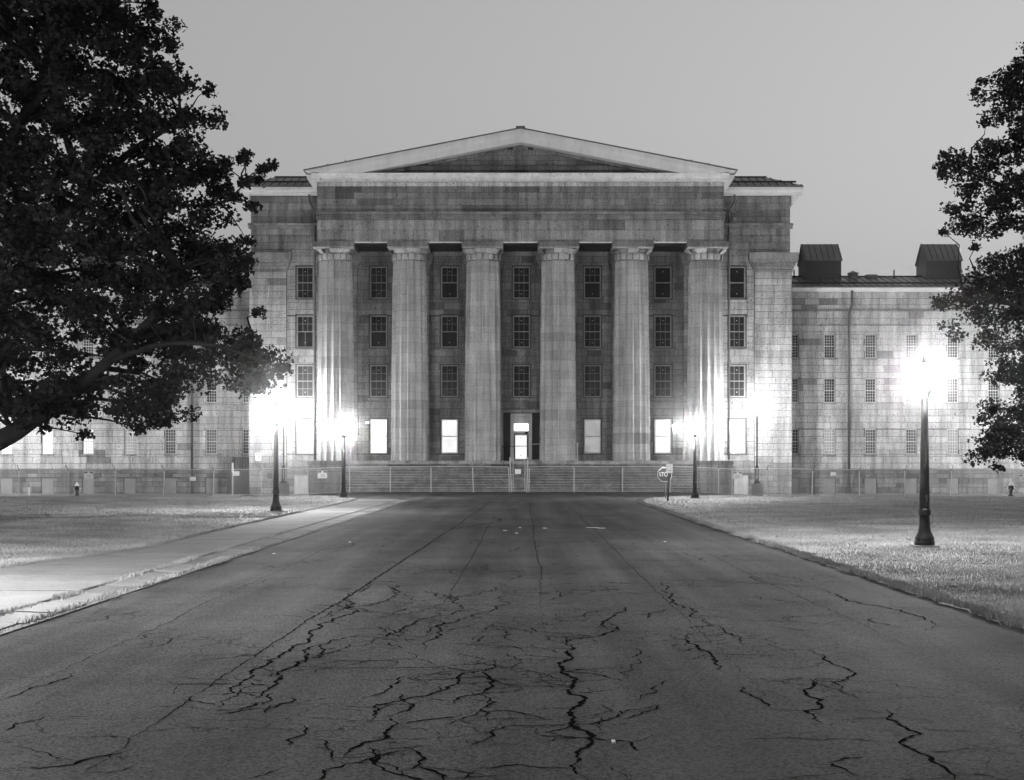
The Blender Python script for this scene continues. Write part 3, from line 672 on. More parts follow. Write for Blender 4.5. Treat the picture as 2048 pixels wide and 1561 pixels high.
# wings
def wing(s):
    X0, X1 = XC+.01, 54.0; Zt = 16.6
    def xr(a, b): return (a, b) if s > 0 else (-b, -a)
    wpx = [1586,1659,1741,1822.5,1905.5,1987,2069,2151,2233]; rows = [(669,717),(757,806),(858,909)]
    ops = []; wl_ = []
    for i, p in enumerate(wpx):
        xc = PX(p, YW); 
        if xc-.47 < X0+.02: continue
        for j, (u, v) in enumerate(rows):
            q = xr(xc-.47, xc+.47); o = (q[0], q[1], PZ(v,YW), PZ(u,YW)); ops.append(o); wl_.append((i,j,o))
        q = xr(xc-.5, xc+.5); ops.append((q[0], q[1], ZB+.05, PZ(957,YW))); wl_.append((i,3,ops[-1]))
    a, b = xr(X0, X1)
    wa = backing('wing_wall', YW, a, b, ZB, Zt, ops, .3)
    MB().box(a+.05, b-.05, YW+.35, YW+14, ZB, Zt).build('wing_core', 'cladding', bld)
    ashlar(wa, YW, a, b, courses(ZB, 1.65, .42, .25), ops, (.7,1.8), tone=(.55,1.0), dark=.15, rough=.05, gap=.02)
    ashlar(wa, YW, a, b, courses(1.65, 13.8, .55, .1), ops, (1.1,2.2), dark=.04, tone=(1.5,1.8))
    ashlar(wa, YW, a, b, courses(13.8, 15.0, .6, .1), [], (1.2,2.4), dark=.04, tone=(1.45,1.75)); ashlar(wa, YW, a, b, courses(15.0, Zt, .5, .1), [], (1.0,2.2), dark=.06, tone=(1.3,1.7))
    mo = MB()
    for z0, z1, e in ((15.0,15.14,.12),(13.78,13.86,.07),(1.6,1.74,.1)):
        x = a
        while x < b-.01:
            xe = min(b, x+random.uniform(1.6,2.8)); mo.box(x+.008, xe-.008, YW-.03-e, YW+.05, z0, z1, random.uniform(.8,1.1)); x = xe
    mo.build('moulding', 'stone', wa)
    MB().prism([(YW-.5,16.98),(YW-.5,16.72),(YW-.3,16.62),(YW+.1,16.6),(YW+.1,16.98)], 'x', a, b).build('eaves', 'trim', wa)
    y0, z0, y1, z1 = YW-.55, 17.0, YW+5, 18.55
    r = MB().prism([(y0,z0),(y1,z1),(YW+14,z0),(YW+14,z0-.1),(y0,z0-.08)], 'x', a, b).build('roof', 'roof', bld)
    x = X0+.3
    while x < X1:
        q = x*s; MB().tube([(q,y0,z0+.02),(q,y1,z1+.02)], .035, 4).build('roof_seam','iron',r); x += .62
    MB().box(a+.02,b-.02,y0+.9,y0+.96,z0+.36,z0+.48).build('snow_rail','iron',r); MB().box(a,b,y1-.08,y1+.08,z1-.02,z1+.08).build('ridge_cap','iron',r)
    for (p0, p1) in ((1611,1682.5),(1853,1923)):
        yc0 = 123.4; xa, xb = xr(PX(p0,yc0), PX(p1,yc0)); yc1 = yc0+3.2; ze, zr = PZ(521,yc0), PZ(521,yc0)+1.55; zb_ = 17.6
        cu = MB().prism([(yc0,zb_),(yc1,zb_),(yc1,ze),((yc0+yc1)/2,zr-.05),(yc0,ze)], 'x', xa, xb).build('cupola', 'cladding', bld)
        ro = MB(); 
        ro.prism([(yc0-.12,ze-.08),((yc0+yc1)/2,zr),(yc1+.12,ze-.08),(yc1+.12,ze),((yc0+yc1)/2,zr+.09),(yc0-.12,ze)], 'x', xa-.1, xb+.1); ro.build('cupola_roof', 'roof', cu)
        for k in range(7):
            xx = xa+(xb-xa)*k/6; MB().tube([(xx,yc0-.12,ze+.02),(xx,(yc0+yc1)/2,zr+.11)], .03, 4).build('roof_seam','iron',cu)
            if 0 < k < 6: MB().box(xx-.012,xx+.012,yc0-.012,yc0+.01,zb_,ze-.1).build('cladding_rib','cladding',cu)
    MB().lathe([(.42,0),(.42,.7),(.5,.72),(.5,.82),(.2,.95),(.12,1.0)], (s*PX(1706,124),124,17.9), 16).build('roof_drum','roof',r)
    q = xr(PX(1733,124), PX(1755,124)); MB().box(q[0],q[1],124,125.2,17.9,18.62).build('roof_hatch','roof',r)
    for p in (1588, 1788): MB().tube([(s*PX(p,124),124,18.0),(s*PX(p,124),124,19.0)], .06, 8).build('vent_pipe','iron',r)
    dx = s*PX(1699,YW); 
    d = MB().tube([(dx+s*.12,YW-.4,16.7),(dx+s*.12,YW-.36,15.4),(dx-s*.1,YW-.2,14.8),(dx-s*.1,YW-.2,-.5)], .1, 8).build('downpipe','pipe',wa,smooth=True)
    for (i, j, o) in wl_:
        x0,x1,zz0,zz1 = o; y = YW+.1
        if j == 3:
            w = MB().box(x0+.02, x1-.02, YW+.02, YW+.12, zz0, zz1-.02).build('boarded_window', 'board', wa); continue
        lit = None
        if j == 2:
            lit = ({1:'glow_faint',2:'glass',3:'glass',4:'glass',5:'lit_mid',6:'lit_bright'} if s < 0 else {1:'glow_low',2:'glow_faint',3:'glow_faint',4:'glow_low',5:'glow_faint'}).get(i)
            if s < 0: lit = {1:'glow_faint',2:'glow_faint',3:'glow_low',4:'lit_mid',5:'lit_mid',6:'lit_bright'}.get(i)  # low and faint pane glow stands in for lamp reflections in dark glass
        fr_ = 'pale_board'
        w = MB().ring(x0+.005, x1-.005, zz0+.005, zz1-.005, .07, y-.05, y+.08).build('window', fr_, wa)
        zm = (zz0+zz1)/2; gb = MB().box(x0+.075,x1-.075,y-.02,y+.04,zm-.04,zm+.04)
        for k in range(1,4): xx = x0+.075+(x1-x0-.15)*k/4; gb.box(xx-.016,xx+.016,y,y+.03,zz0+.075,zz1-.075)
        for q in range(1,8):
            if q == 4: continue
            zz = zz0+.075+(zz1-zz0-.15)*q/8; gb.box(x0+.075,x1-.075,y+.002,y+.028,zz-.014,zz+.014)
        gb.build('glazing_bar', fr_, w)
        pn = MB(); pn.box(x0+.075,x1-.075,y+.03,y+.05,zz0+.075,zm-.002); pn.box(x0+.075,x1-.075,y+.033,y+.05,zm+.002,zz1-.075); pn.build('pane', lit or 'glass', w)
        MB().box(x0-.1,x1+.1,YW-.12,YW+.08,zz0-.13,zz0-.004).build('sill','stone',w)
    return wa
wing(1); wing(-1)
wall_light(PX(1970,YW), YW-.03, PZ(853,YW), 'lit_bright', 'boxy wall light high on the right wing beside the tree')
# stones: the 300 that show largest as parts of their wall, the rest joined wall by wall
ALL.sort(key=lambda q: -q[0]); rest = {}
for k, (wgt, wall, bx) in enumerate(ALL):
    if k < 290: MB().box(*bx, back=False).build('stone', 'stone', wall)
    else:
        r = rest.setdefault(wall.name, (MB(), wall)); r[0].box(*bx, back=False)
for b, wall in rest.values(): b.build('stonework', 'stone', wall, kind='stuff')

# things fixed to the walls
t = thing('radiation_sign', (PX(517,BY-.2), BY-.28, PZ(922,BY)), 'small white radiation trefoil sign on the wall behind the left lamp post', 'sign')
sx, sz = PX(517,BY-.2), PZ(914,BY-.2); yy = BY-.28
MB().box(sx-.24,sx+.24,yy,yy+.03,sz-.32,sz+.32).build('plate','sign_white',t)
tf = MB()
for k in range(3):
    a0 = math.radians(90+120*k+60-30); P = []
    for u in range(5):
        a = a0+math.radians(60)*u/4; P.append((sx+.17*math.cos(a), sz+.1+.17*math.sin(a)))
    for u in range(4,-1,-1):
        a = a0+math.radians(60)*u/4; P.append((sx+.045*math.cos(a), sz+.1+.045*math.sin(a)))
    tf.prism(P, 'y', yy-.006, yy)
tf.build('trefoil','board',t)
t = thing('wall_vent', (PX(541,BY-.2), BY-.2, PZ(952,BY)), 'round grey vent cover low on the wall left of the lamp post', 'vent')
v = MB(); n = 20; ctr = (PX(541,BY), PZ(952,BY)); v.prism([(ctr[0]+.24*math.cos(2*math.pi*k/n), ctr[1]+.24*math.sin(2*math.pi*k/n)) for k in range(n)], 'y', BY-.29, BY-.2); v.build('cover','pipe',t)
v = MB(); v.prism([(ctr[0]+.13*math.cos(2*math.pi*k/n), ctr[1]+.13*math.sin(2*math.pi*k/n)) for k in range(n)], 'y', BY-.32, BY-.291); v.build('cap','pipe',t)
for px0, px1, py0, lb in ((589,617,950,'pale wooden hatch cover low on the wall between left lamp block and stair pedestal'), (1468,1496,950,'pale wooden hatch cover low on the wall right of the stair pedestal')):
    x0, x1, zt = PX(px0,BY), PX(px1,BY), PZ(py0,BY); t = thing('wall_hatch', ((x0+x1)/2, BY-.12, -.5), lb, 'hatch', 'hatch covers on the wall foot')
    for k in range(3): MB().box(x0+(x1-x0)*k/3+.006, x0+(x1-x0)*(k+1)/3-.006, BY-.14, BY-.06, -.5, zt-.06).build('plank','pale_board',t)
    MB().box(x0-.05,x1+.05,BY-.2,BY-.06,zt-.055,zt).build('head_rail','board',t)
# corrugated bulkhead in the left angle of the wall
t = thing('metal_bulkhead', (PX(480,117), 117, -.55), 'dark ribbed metal bulkhead with sloping side in the left wall corner', 'bulkhead')
x0, x1 = PX(455,117), -XC-.02; zt = PZ(915,117); xs_ = PX(469,117)
MB().prism([(x0,-.55),(x1,-.55),(x1,zt),(xs_,zt),][::1], 'y', 116.6, 119.6).build('housing','cladding',t)
for k in range(7):
    xx = xs_+.15+(x1-xs_-.2)*k/7; MB().box(xx,xx+.11,116.5,116.6,PZ(940,117),zt-.02).build('rib','pipe',t)
MB().tube([(x0,116.5,-.5),(xs_,116.5,zt)], .05, 6).build('edge_bar','cladding',t)
# handrails at the door
t = thing('door_handrail', (PX(1105,113.6), 113.6, FL), 'pale pipe handrail from the door to the right hand column', 'handrail')
ya = 113.5
for py in (887.5, 919.5): MB().tube([(PX(1056,ya),BY-.2,PZ(py+1,ya)),(PX(1083,ya),ya,PZ(py+1,ya)),(PX(1152,ya),110.6,PZ(py,110.6))], .03, 6).build('rail','galv',t)
for px in (1084,): MB().tube([(PX(px,ya),ya,FL),(PX(px,ya),ya,PZ(886,ya))], .03, 6).build('post','galv',t)
MB().tube([(PX(1152,ya),110.6,FL),(PX(1152,ya),110.6,PZ(886,110.6))], .03, 6).build('post','galv',t)
t = thing('door_handrail', (PX(1016,114), 114, FL), 'short black handrail left of the white door', 'handrail')
MB().tube([(PX(1004,114),114,PZ(893,114)),(PX(1028,114),114,PZ(893.5,114)),(PX(1028.5,114),114,PZ(903,114))], .03, 6).build('rail','iron',t)
MB().tube([(PX(1004,114),114,FL),(PX(1004,114),114,PZ(893,114))], .03, 6).build('post','iron',t)

# ------------------------------------------------------------ street lamps
def lamp_post(x, y, label, m='lamp'):
    z = Tz(x, y)+.05; t = thing('street_lamp', (x, y, z), label, 'street lamp', 'black street lamps along the drive')
    MB().box(x-.3,x+.3,y-.3,y+.3,z-.1,z+.03).build('footing','concrete',t)
    MB().lathe([(.25,.03),(.25,.12),(.235,.15),(.24,.17),(.24,.22),(.21,.26),(.20,.29),(.165,.36),(.145,.46),(.135,.6),(.125,.78)], (x,y,z), 24).build('base','iron',t,smooth=True)
    MB().lathe([(.125,.78),(.15,.79),(.155,.82),(.15,.86),(.155,.88),(.145,.92),(.13,.94)], (x,y,z), 24).build('collar','iron',t,smooth=True)
    sh = MB().lathe([(.128,.94),(.118,1.6),(.105,2.4),(.09,3.2),(.08,3.72)], (x,y,z), 24).build('shaft','iron',t,smooth=True)
    MB().lathe([(.08,3.70),(.12,3.74),(.13,3.8),(.17,3.86),(.18,3.92),(.15,3.94)], (x,y,z), 24).build('lantern_seat','iron',t,smooth=True)
    MB().lathe([(.12,3.94),(.19,3.98),(.245,4.08),(.265,4.2),(.255,4.32),(.21,4.44),(.15,4.52),(.1,4.56)], (x,y,z), 24).build('globe',m,t,smooth=True)
    MB().lathe([(.1,4.56),(.12,4.58),(.07,4.62),(.035,4.66),(.045,4.71),(.01,4.77)], (x,y,z), 16).build('finial','iron',t,smooth=True)
    return t, sh
def at(px, py): Y = GY(py); return PX(px, Y), Y
L1 = at(1849, 1097); t1, sh1 = lamp_post(*L1, 'black street lamp on the right lawn, nearest and tallest in view')
pt = MB(); zz = T(*L1)+.05
for k in range(6):
    for u in range(4):
        a0 = -1.75+u*.2+.05*math.sin(k*1.7); a1 = a0+.2; z0 = 1.12+k*.085; z1 = z0+.085; r = .1265-.003*k
        if (k in (0,5)) and u in (0,3): continue
        pt.face([(L1[0]+r*math.cos(a), L1[1]+r*math.sin(a), zz+z) for a, z in ((a0,z0),(a1,z0),(a1,z1),(a0,z1))])
pt.build('bare_patch','pole_worn',sh1)
lamp_post(*at(552, 1026), 'black street lamp on the left lawn edge beside the pale sidewalk', 'lamp_walk')
lamp_post(*at(687.5, 997), 'black street lamp left of the drive in front of the left stair pedestal', 'lamp_front')
lamp_post(*at(1390, 998.5), 'black street lamp just right of the stop sign', 'lamp_front')
lamp_post(10.4, 9.6, 'street lamp out of frame at the right foreground beside the drive', 'lamp_dim')
lamp_post(-12.2, 20.8, 'street lamp out of frame at the left foreground, lighting the sidewalk', 'lamp_left')
def wall_lamp(x, label, m='lamp_near_wall'):
    y = 108.8; zg = Tz(x, y)+.03; t = thing('block_lamp', (x, y, zg), label, 'street lamp', 'slender lamps on concrete blocks at the wall foot')
    zb = PZ(967, y)
    MB().prism([(x-.38,y-.36),(x+.38,y-.36),(x+.38,y+.36),(x-.38,y+.36)],'z',zg-.3,zb-.04).box(x-.35,x+.35,y-.33,y+.33,zb-.04,zb).build('block','concrete',t)
    MB().lathe([(.24,0),(.24,.1),(.17,.14),(.13,.3),(.1,.33)], (x,y,zb), 16).build('base','iron',t,smooth=True)
    for s in (-1,1): MB().tube([(x+s*.09,y,zb+.3),(x+s*.09,y,zb+1.15)], .055, 10).build('twin_pipe','iron',t)
    zc = zb+1.13
    MB().lathe([(.06,-.02),(.13,0),(.15,.05),(.1,.12),(.12,.18),(.06,.24)], (x,y,zc), 16).build('collar','iron',t,smooth=True)
    zg_ = PZ(820, y)
    MB().lathe([(.06,.2),(.06,zg_-zc-.35),(.12,zg_-zc-.3),(.15,zg_-zc-.24),(.1,zg_-zc-.22)], (x,y,zc), 12).build('shaft','iron',t,smooth=True)
    MB().lathe([(.1,-.22),(.22,-.12),(.26,0),(.24,.14),(.14,.26),(.08,.3)], (x,y,zg_), 20).build('globe',m,t,smooth=True)
    MB().lathe([(.1,.3),(.06,.35),(.02,.44)], (x,y,zg_), 12).build('finial','iron',t,smooth=True)
wall_lamp(PX(1514,108.8), 'slender lamp on a concrete block against the right corner pier')
wall_lamp(PX(567,108.8), 'slender lamp on a concrete block behind the left lawn lamp', 'lamp_left_wall')
wall_lamp(44.5, 'slender lamp on a block before the far end of the right wing, out of frame', 'lamp_wing')
wall_lamp(-46.0, 'slender lamp on a block before the far end of the left wing, out of frame', 'lamp_wing')

# ------------------------------------------------------------ chain link fences
def chain(b, A, B, z0f, h, sp=.11, r=.0045):
    d = Vector((B[0]-A[0], B[1]-A[1])); ln = d.length; d /= ln; nrm = Vector((d.y, -d.x))
    k = int((ln+h)/sp)
    for i in range(k):
        for s in (1, -1):
            u0 = i*sp-h; u1 = u0+h; a0, a1 = (0, h)
            if u0 < 0: a0 = -u0; u0 = 0
            if u1 > ln: a1 = h-(u1-ln); u1 = ln
            if u1-u0 < .02: continue
            if s < 0: U0, U1 = ln-u0, ln-u1
            else: U0, U1 = u0, u1
            p = []
            for U, a in ((U0,a0),(U1,a1)):
                x, y = A[0]+d.x*U, A[1]+d.y*U; z = z0f(x,y)+.04+a
                o = .004*s
                p.append([(x+nrm.x*o, y+nrm.y*o, z-r), (x+nrm.x*(o+r), y+nrm.y*(o+r), z), (x+nrm.x*o, y+nrm.y*o, z+r*1.6)])
            for e in range(3): b.face([p[0][e], p[1][e], p[1][(e+1)%3], p[0][(e+1)%3]])
def fence(pts, posts, h, label, arms=0, lean=None, mid=False):
    A, B = pts[0], pts[-1]; mx = (A[0]+B[0])/2; my = (A[1]+B[1])/2
    t = thing('chain_link_fence', (mx, my, Tz(mx,my)), label, 'fence')
    w = MB()
    for a, b in zip(pts[:-1], pts[1:]): chain(w, a, b, lambda x, y: Tz(x,y), h)
    w.build('wire_mesh', 'wire', t, kind='stuff')
    for a, b in zip(pts[:-1], pts[1:]):
        n = max(2, int(abs(b[0]-a[0])/3)+1); P = []; Q = []
        for i in range(n+1):
            x = a[0]+(b[0]-a[0])*i/n; y = a[1]+(b[1]-a[1])*i/n; sag = .025*math.sin(i*1.9)
            P.append((x,y-.02,Tz(x,y)+h+.06+sag)); Q.append((x,y-.02,Tz(x,y)+.06))
        MB().tube(P, .03, 6).build('top_rail','galv',t); MB().tube(Q, .012, 5).build('bottom_wire','galv',t)
    for (x, y, hh, tilt) in posts:
        z = Tz(x,y); p = MB().tube([(x-tilt*.5,y+.01,z-.1),(x+tilt*.5,y+.01,z+hh)], .042, 8).build('post','galv',t)
        if arms: MB().tube([(x+tilt*.5,y,z+hh),(x+tilt*.5-.12*arms,y-.12,z+hh+.42)], .022, 5).build('barb_arm','iron',p)
    return t
FY, FC = 107.6, 107.25
lp = [(PX(p,FY), FY, 1.9, random.uniform(-.05,.05)) for p in (-60,38,136,231,328,427,523)]
fence([(-50,FY),(-17.4,FY)], lp, 1.95, 'chain link fence with barbed arms along the left wing', 1)
rp = [(PX(p,FY), FY, 1.9, random.uniform(-.06,.06)) for p in (1534,1625,1719,1810,1902,1999,2090,2180)]
fence([(17.4,FY),(50,FY)], rp, 1.95, 'chain link fence with barbed arms along the right wing', -1)
MB_ = None
cl_ = [(PX(p,FC), FC, 1.86, tl) for p, tl in ((616,0),(699,0),(780.5,0),(862,.0),(946,-.08),(1018,-.05))]
cr_ = [(PX(p,FC), FC, 1.86, tl) for p, tl in ((1058,.05),(1148,0),(1245,0),(1340,.04),(1437,0),(1464,0))]
fence([(-17.4,FY),(-16.9,FC),(PX(1017,FC),FC)], cl_, 1.86, 'chain link fence in front of the steps, left of the gate')
fence([(PX(1059,FC),FC),(16.9,FC),(17.4,FY)], cr_, 1.86, 'chain link fence in front of the steps, right of the gate')
g = thing('chain_link_gate', (PX(1038,FC), FC, 0), 'tall narrow chain link gate in front of the steps', 'gate')
x0, x1 = PX(1026,FC), PX(1050,FC)
for x, tl in ((PX(1021.5,FC),-.06),(PX(1054.5,FC),.04)): MB().tube([(x-tl,FC,-.1),(x+tl,FC,2.65)], .05, 8).build('gate_post','galv',g)
for x in (x0, x1): MB().tube([(x,FC-.02,.05),(x,FC-.02,2.5)], .03, 8).build('stile','galv',g)
for z in (.08,1.05,2.48): MB().tube([(x0,FC-.02,z),(x1,FC-.02,z)], .025, 6).build('rail','galv',g)
w = MB(); chain(w, (x0+.02,FC-.02), (x1-.02,FC-.02), lambda x,y: .05, .96); chain(w, (x0+.02,FC-.02), (x1-.02,FC-.02), lambda x,y: 1.03, 1.4); w.build('wire_mesh','wire',g,kind='stuff')
fence_posts_extra = None
t = thing('marker_post', (PX(465,107.4),107.4,Tz(-22,110.6)), 'tall pale post standing at the fence beside the dark bulkhead', 'post')
MB().tube([(PX(465,107.4),107.4,-.5),(PX(465,107.4),107.4,PZ(945,107.4))], .06, 10).build('lower_tube','galv',t)
MB().tube([(PX(465,107.4),107.4,PZ(945,107.4)-.02),(PX(465,107.4),107.4,PZ(926,107.4))], .075, 10).build('white_sleeve','sign_white',t)
# notices wired to the fences (unreadable small print as bars)
def notice(px0, px1, py0, py1, Y, label, head=True):
    x0, x1, z0, z1 = PX(px0,Y), PX(px1,Y), PZ(py1,Y), PZ(py0,Y); y = Y-.06; w = x1-x0; h = z1-z0
    t = thing('fence_notice', ((x0+x1)/2, y, z0), label, 'notice', 'notices wired to the fence')
    MB().box(x0,x1,y,y+.015,z0,z1).build('plate','sign_white',t)
    if head:
        MB().box(x0+.03*w,x0+.4*w,y-.004,y,z1-.24*h,z1-.05*h).box(x0+.6*w,x0+.97*w,y-.004,y,z1-.24*h,z1-.05*h).box(x0+.03*w,x0+.08*w,y-.004,y,z1-.42*h,z1-.245*h).box(x0+.92*w,x0+.97*w,y-.004,y,z1-.42*h,z1-.245*h).build('dark_header','sign_dark',t)
        for f, a, b in ((.52,.2,.8),(.66,.3,.7),(.82,.14,.86)):
            MB().box(x0+a*w,x0+b*w,y-.003,y,z1-(f+.035)*h,z1-(f-.02)*h).build('print_line','board',t)
notice(635.5,654.5,942,957,FC, 'white notice with dark header on the fence before the left stair pedestal')
notice(168.5,187,943.5,957.5,FY, 'white notice with black header above the left fire hydrant')
notice(1465.5,1484.5,944,958.5,FY, 'white notice with dark header at the right stair pedestal edge')
notice(1661,1671.5,944.5,952,FY, 'small white notice on the right wing fence, nearest the corner pier', False)
notice(467,479,943,952,FY, 'small white notice on the fence before the dark bulkhead', False)
notice(380,392,954,962,FY, 'small pale notice low on the left wing fence', False)
notice(1030,1042,939,948,FC-.03, 'small white notice on the narrow gate', False)
notice(2038,2057,949,963,FY, 'white notice with dark header at the right picture edge by the hydrant')

# ------------------------------------------------------------ stop sign and arrow sign
Y = GY(998); x = PX(1331.5,Y); t = thing('stop_sign', (x, Y, .04), 'octagonal STOP sign with white letters partly behind the arrow sign', 'sign')
xc, zc = PX(1329.3,Y), PZ(949.7,Y); R = 14.2*Y/F
def octo(r): return [(xc+r*math.cos(math.radians(22.5+45*k))/math.cos(math.radians(22.5)), zc+r*math.sin(math.radians(22.5+45*k))/math.cos(math.radians(22.5))) for k in range(8)]
MB().tube([(x,Y+.05,-.1),(PX(1328.6,Y),Y+.05,zc+R*.8)], .035, 8).build('post','pipe',t)
MB().prism(octo(R), 'y', Y-.01, Y+.012).build('plate','sign_white',t)
MB().prism(octo(R*.93), 'y', Y-.016, Y-.0101).build('red_field','sign_red',t)
text_mesh('STOP', R*.82, (xc, Y-.0165, zc), 'sign_white', t, 'lettering', .8)
Y = GY(1003.5); x = PX(1335.5,Y); t = thing('arrow_sign', (x, Y, .04), 'small white sign with right arrow on a leaning dark wooden post', 'sign')
x2 = PX(1339,Y); MB().prism([(x-.055,-.1),(x+.055,-.1),(x2+.055,PZ(935,Y)),(x2-.055,PZ(935,Y))], 'y', Y, Y+.1).build('post','dark_wood',t)
a, b, c, d = PX(1332.3,Y), PX(1345.3,Y), PZ(946.5,Y), PZ(928.3,Y)
MB().box(a,b,Y-.02,Y-.002,c,d).build('plate','sign_white',t)
zc = PZ(941.7,Y); MB().prism([(a+.06,zc-.012),(a+.22,zc-.012),(a+.22,zc-.05),(a+.31,zc),(a+.22,zc+.05),(a+.22,zc+.012),(a+.06,zc+.012)], 'y', Y-.026, Y-.0201).build('arrow','board',t)
MB().box((a+b)/2-.012,(a+b)/2+.012,Y-.026,Y-.0201,d-.16,d-.06).build('mark','board',t)

# ------------------------------------------------------------ fire hydrants, small post
def hydrant(x, y, h, label, s):
    z = Tz(x,y)+.04; t = thing('fire_hydrant', (x,y,z), label, 'fire hydrant', 'fire hydrants on the lawns'); k = h/.95
    MB().lathe([(.13*k,0),(.17*k,.02*k),(.17*k,.07*k),(.115*k,.08*k),(.11*k,.58*k),(.15*k,.6*k),(.15*k,.66*k),(.12*k,.67*k)], (x,y,z), 16).build('barrel','hydrant',t,smooth=True)
    MB().lathe([(.15*k,.665*k),(.14*k,.71*k),(.11*k,.8*k),(.06*k,.87*k),(.04*k,.88*k),(.04*k,.95*k),(.01*k,.955*k)], (x,y,z), 16).build('bonnet','sign_white',t,smooth=True)
    for q in (-1, 1):
        MB().tube([(x+q*.09*k,y,z+.5*k),(x+q*.19*k,y,z+.5*k)], .055*k, 10).build('outlet','hydrant',t); MB().tube([(x+q*.19*k,y,z+.5*k),(x+q*.23*k,y,z+.5*k)], .06*k, 8).build('outlet_cap','sign_white',t)
    MB().tube([(x,y-.09*k,z+.42*k),(x,y-.2*k,z+.42*k)], .075*k, 10).build('pumper_outlet','hydrant',t)
hydrant(PX(154,106.5),106.5,1.02,'dark fire hydrant with white bonnet before the left wing fence',1)
hydrant(PX(2022,104),104,1.12,'dark fire hydrant with white bonnet at the right picture edge',-1)
t = thing('marker_stake', (PX(58,107),107,Tz(-36,107)), 'short white stake on the grass before the left wing fence', 'stake')
MB().tube([(PX(58,107),107,-.5),(PX(58,107),107,PZ(977,107))], .06, 8).build('tube','sign_white',t); MB().lathe([(.075,0),(.075,.06),(.02,.09)], (PX(58,107),107,PZ(977,107)-.01), 10).build('cap','sign_white',t)

# ------------------------------------------------------------ trees
LEAF = np.array([(0,-.42),(.5,-.22),(.22,.08),(.38,.42),(0,.64),(-.38,.42),(-.22,.08),(-.5,-.22)])
def leaves(centers, size, rng, parent, name='crown'):
    n = len(centers); s = size*rng.uniform(.65,1.25,n)
    nz = rng.normal(0,1,(n,3))*.75 + np.array([0,-.25,.55]); nz /= np.linalg.norm(nz,axis=1)[:,None]
    r = rng.normal(0,1,(n,3)); u = np.cross(nz, r); u /= np.linalg.norm(u,axis=1)[:,None]; w = np.cross(nz, u)
    V = centers[:,None,:] + s[:,None,None]*(LEAF[None,:,0,None]*u[:,None,:] + LEAF[None,:,1,None]*w[:,None,:] - (np.abs(LEAF[:,0])*.35)[None,:,None]*nz[:,None,:])
    return np_mesh(name, V.reshape(-1,3), 8, 'leaf', parent, tone=rng.uniform(.55,1.35,n))
def in_poly(x, y, P):
    c = np.zeros(len(x), bool); n = len(P)
    for i in range(n):
        x0,y0 = P[i]; x1,y1 = P[(i+1)%n]
        if y0 == y1: continue
        m_ = ((y0 > y) != (y1 > y)) & (x < (x1-x0)*(y-y0)/(y1-y0)+x0); c ^= m_
    return c
def tree(name, label, base, Yt, poly, holes, n_cl, cl_px, lpc, lsize, limbs, depth, seed, extra):
    """crown: leaf clumps spread through a volume whose outline is poly (photo px at distance Yt) and whose depth is round"""
    rng = np.random.default_rng(seed); rr = random.Random(seed); s = Yt/F
    t = thing(name, base, label, 'tree'); P = np.array(poly, float)
    pts = np.zeros((0,3)); tries = 0
    while len(pts) < n_cl and tries < 60:
        q = rng.uniform(P.min(0), P.max(0), (4000,2)); q = q[in_poly(q[:,0], q[:,1], poly)]
        for (hx, hy, hr) in holes: q = q[np.hypot(q[:,0]-hx, q[:,1]-hy) > hr*rng.uniform(.75,1.2,len(q))]
        dd = depth(q); yy = Yt + rng.uniform(-1,1,len(q))*dd
        pts = np.vstack([pts, np.stack([(q[:,0]-CX)*s, yy, HC+(CY-q[:,1])*s], 1)]); tries += 1
    pts = pts[:n_cl]; tw = [(np.array(((ex-CX)*s, Yt+ey, HC+(CY-ez)*s)), er*s) for ex, ez, ey, er in extra]
    C = []; 
    for p in pts:
        r = cl_px*s*rng.uniform(.6,1.25); k = int(lpc*rng.uniform(.6,1.3)); d = rng.normal(0,1,(k,3)); d /= np.linalg.norm(d,axis=1)[:,None]
        C.append(p + d*(rng.uniform(0,1,k)**.45)[:,None]*r*np.array([1.15,1.15,.7]))
    for p, r in tw:
        k = int(lpc*.8); d = rng.normal(0,1,(k,3)); C.append(p + d*np.array([1,1,.7])*r*.45)
    leaves(np.vstack(C), lsize, rng, t)
    wood = MB()
    for (pp, r0, r1) in limbs:
        n = 14; A = [Vector(v_) for v_ in pp]; Q = []
        for i in range(n+1):
            u = i/n*(len(A)-1); k = min(int(u), len(A)-2); f = u-k
            p0 = A[max(k-1,0)]; p1 = A[k]; p2 = A[k+1]; p3 = A[min(k+2,len(A)-1)]
            Q.append(.5*((2*p1)+(p2-p0)*f+(2*p0-5*p1+4*p2-p3)*f*f+(3*p1-p0-3*p2+p3)*f**3) + Vector((rr.uniform(-1,1),rr.uniform(-1,1),rr.uniform(-1,1)))*r1*.3)
        wood.tube(Q, [r0+(r1-r0)*i/n for i in range(n+1)], 12)
        limb_pts.extend(Q)
    tr = wood.build('trunk', 'bark', t, smooth=True)
    bw_ = MB(); sel = list(range(0, len(pts), max(1, len(pts)//420)))
    LP = np.array([tuple(q) for q in limb_pts])
    targets = [pts[i] for i in sel] + [p for p, r in tw]
    for p in targets:
        d = np.linalg.norm(LP-p, axis=1) + 1.2*np.maximum(0, LP[:,2]-p[2]); k = int(np.argmin(d)); a = Vector(LP[k]); b = Vector(p); ln = (b-a).length
        m1 = a.lerp(b,.35)+Vector((rr.uniform(-.12,.12),rr.uniform(-.12,.12),.10))*ln; m2 = a.lerp(b,.72)+Vector((rr.uniform(-.1,.1),rr.uniform(-.1,.1),.06))*ln
        r = .012+.016*ln; bw_.tube([a,m1,m2,b], [r,r*.75,r*.45,.007], 5)
    bw_.build('branches', 'bark', t, smooth=True, kind='stuff')
    limb_pts.clear(); return t
limb_pts = []
def P3(px, py, Y): return (PX(px,Y), Y, PZ(py,Y))
YL = 40.0; 
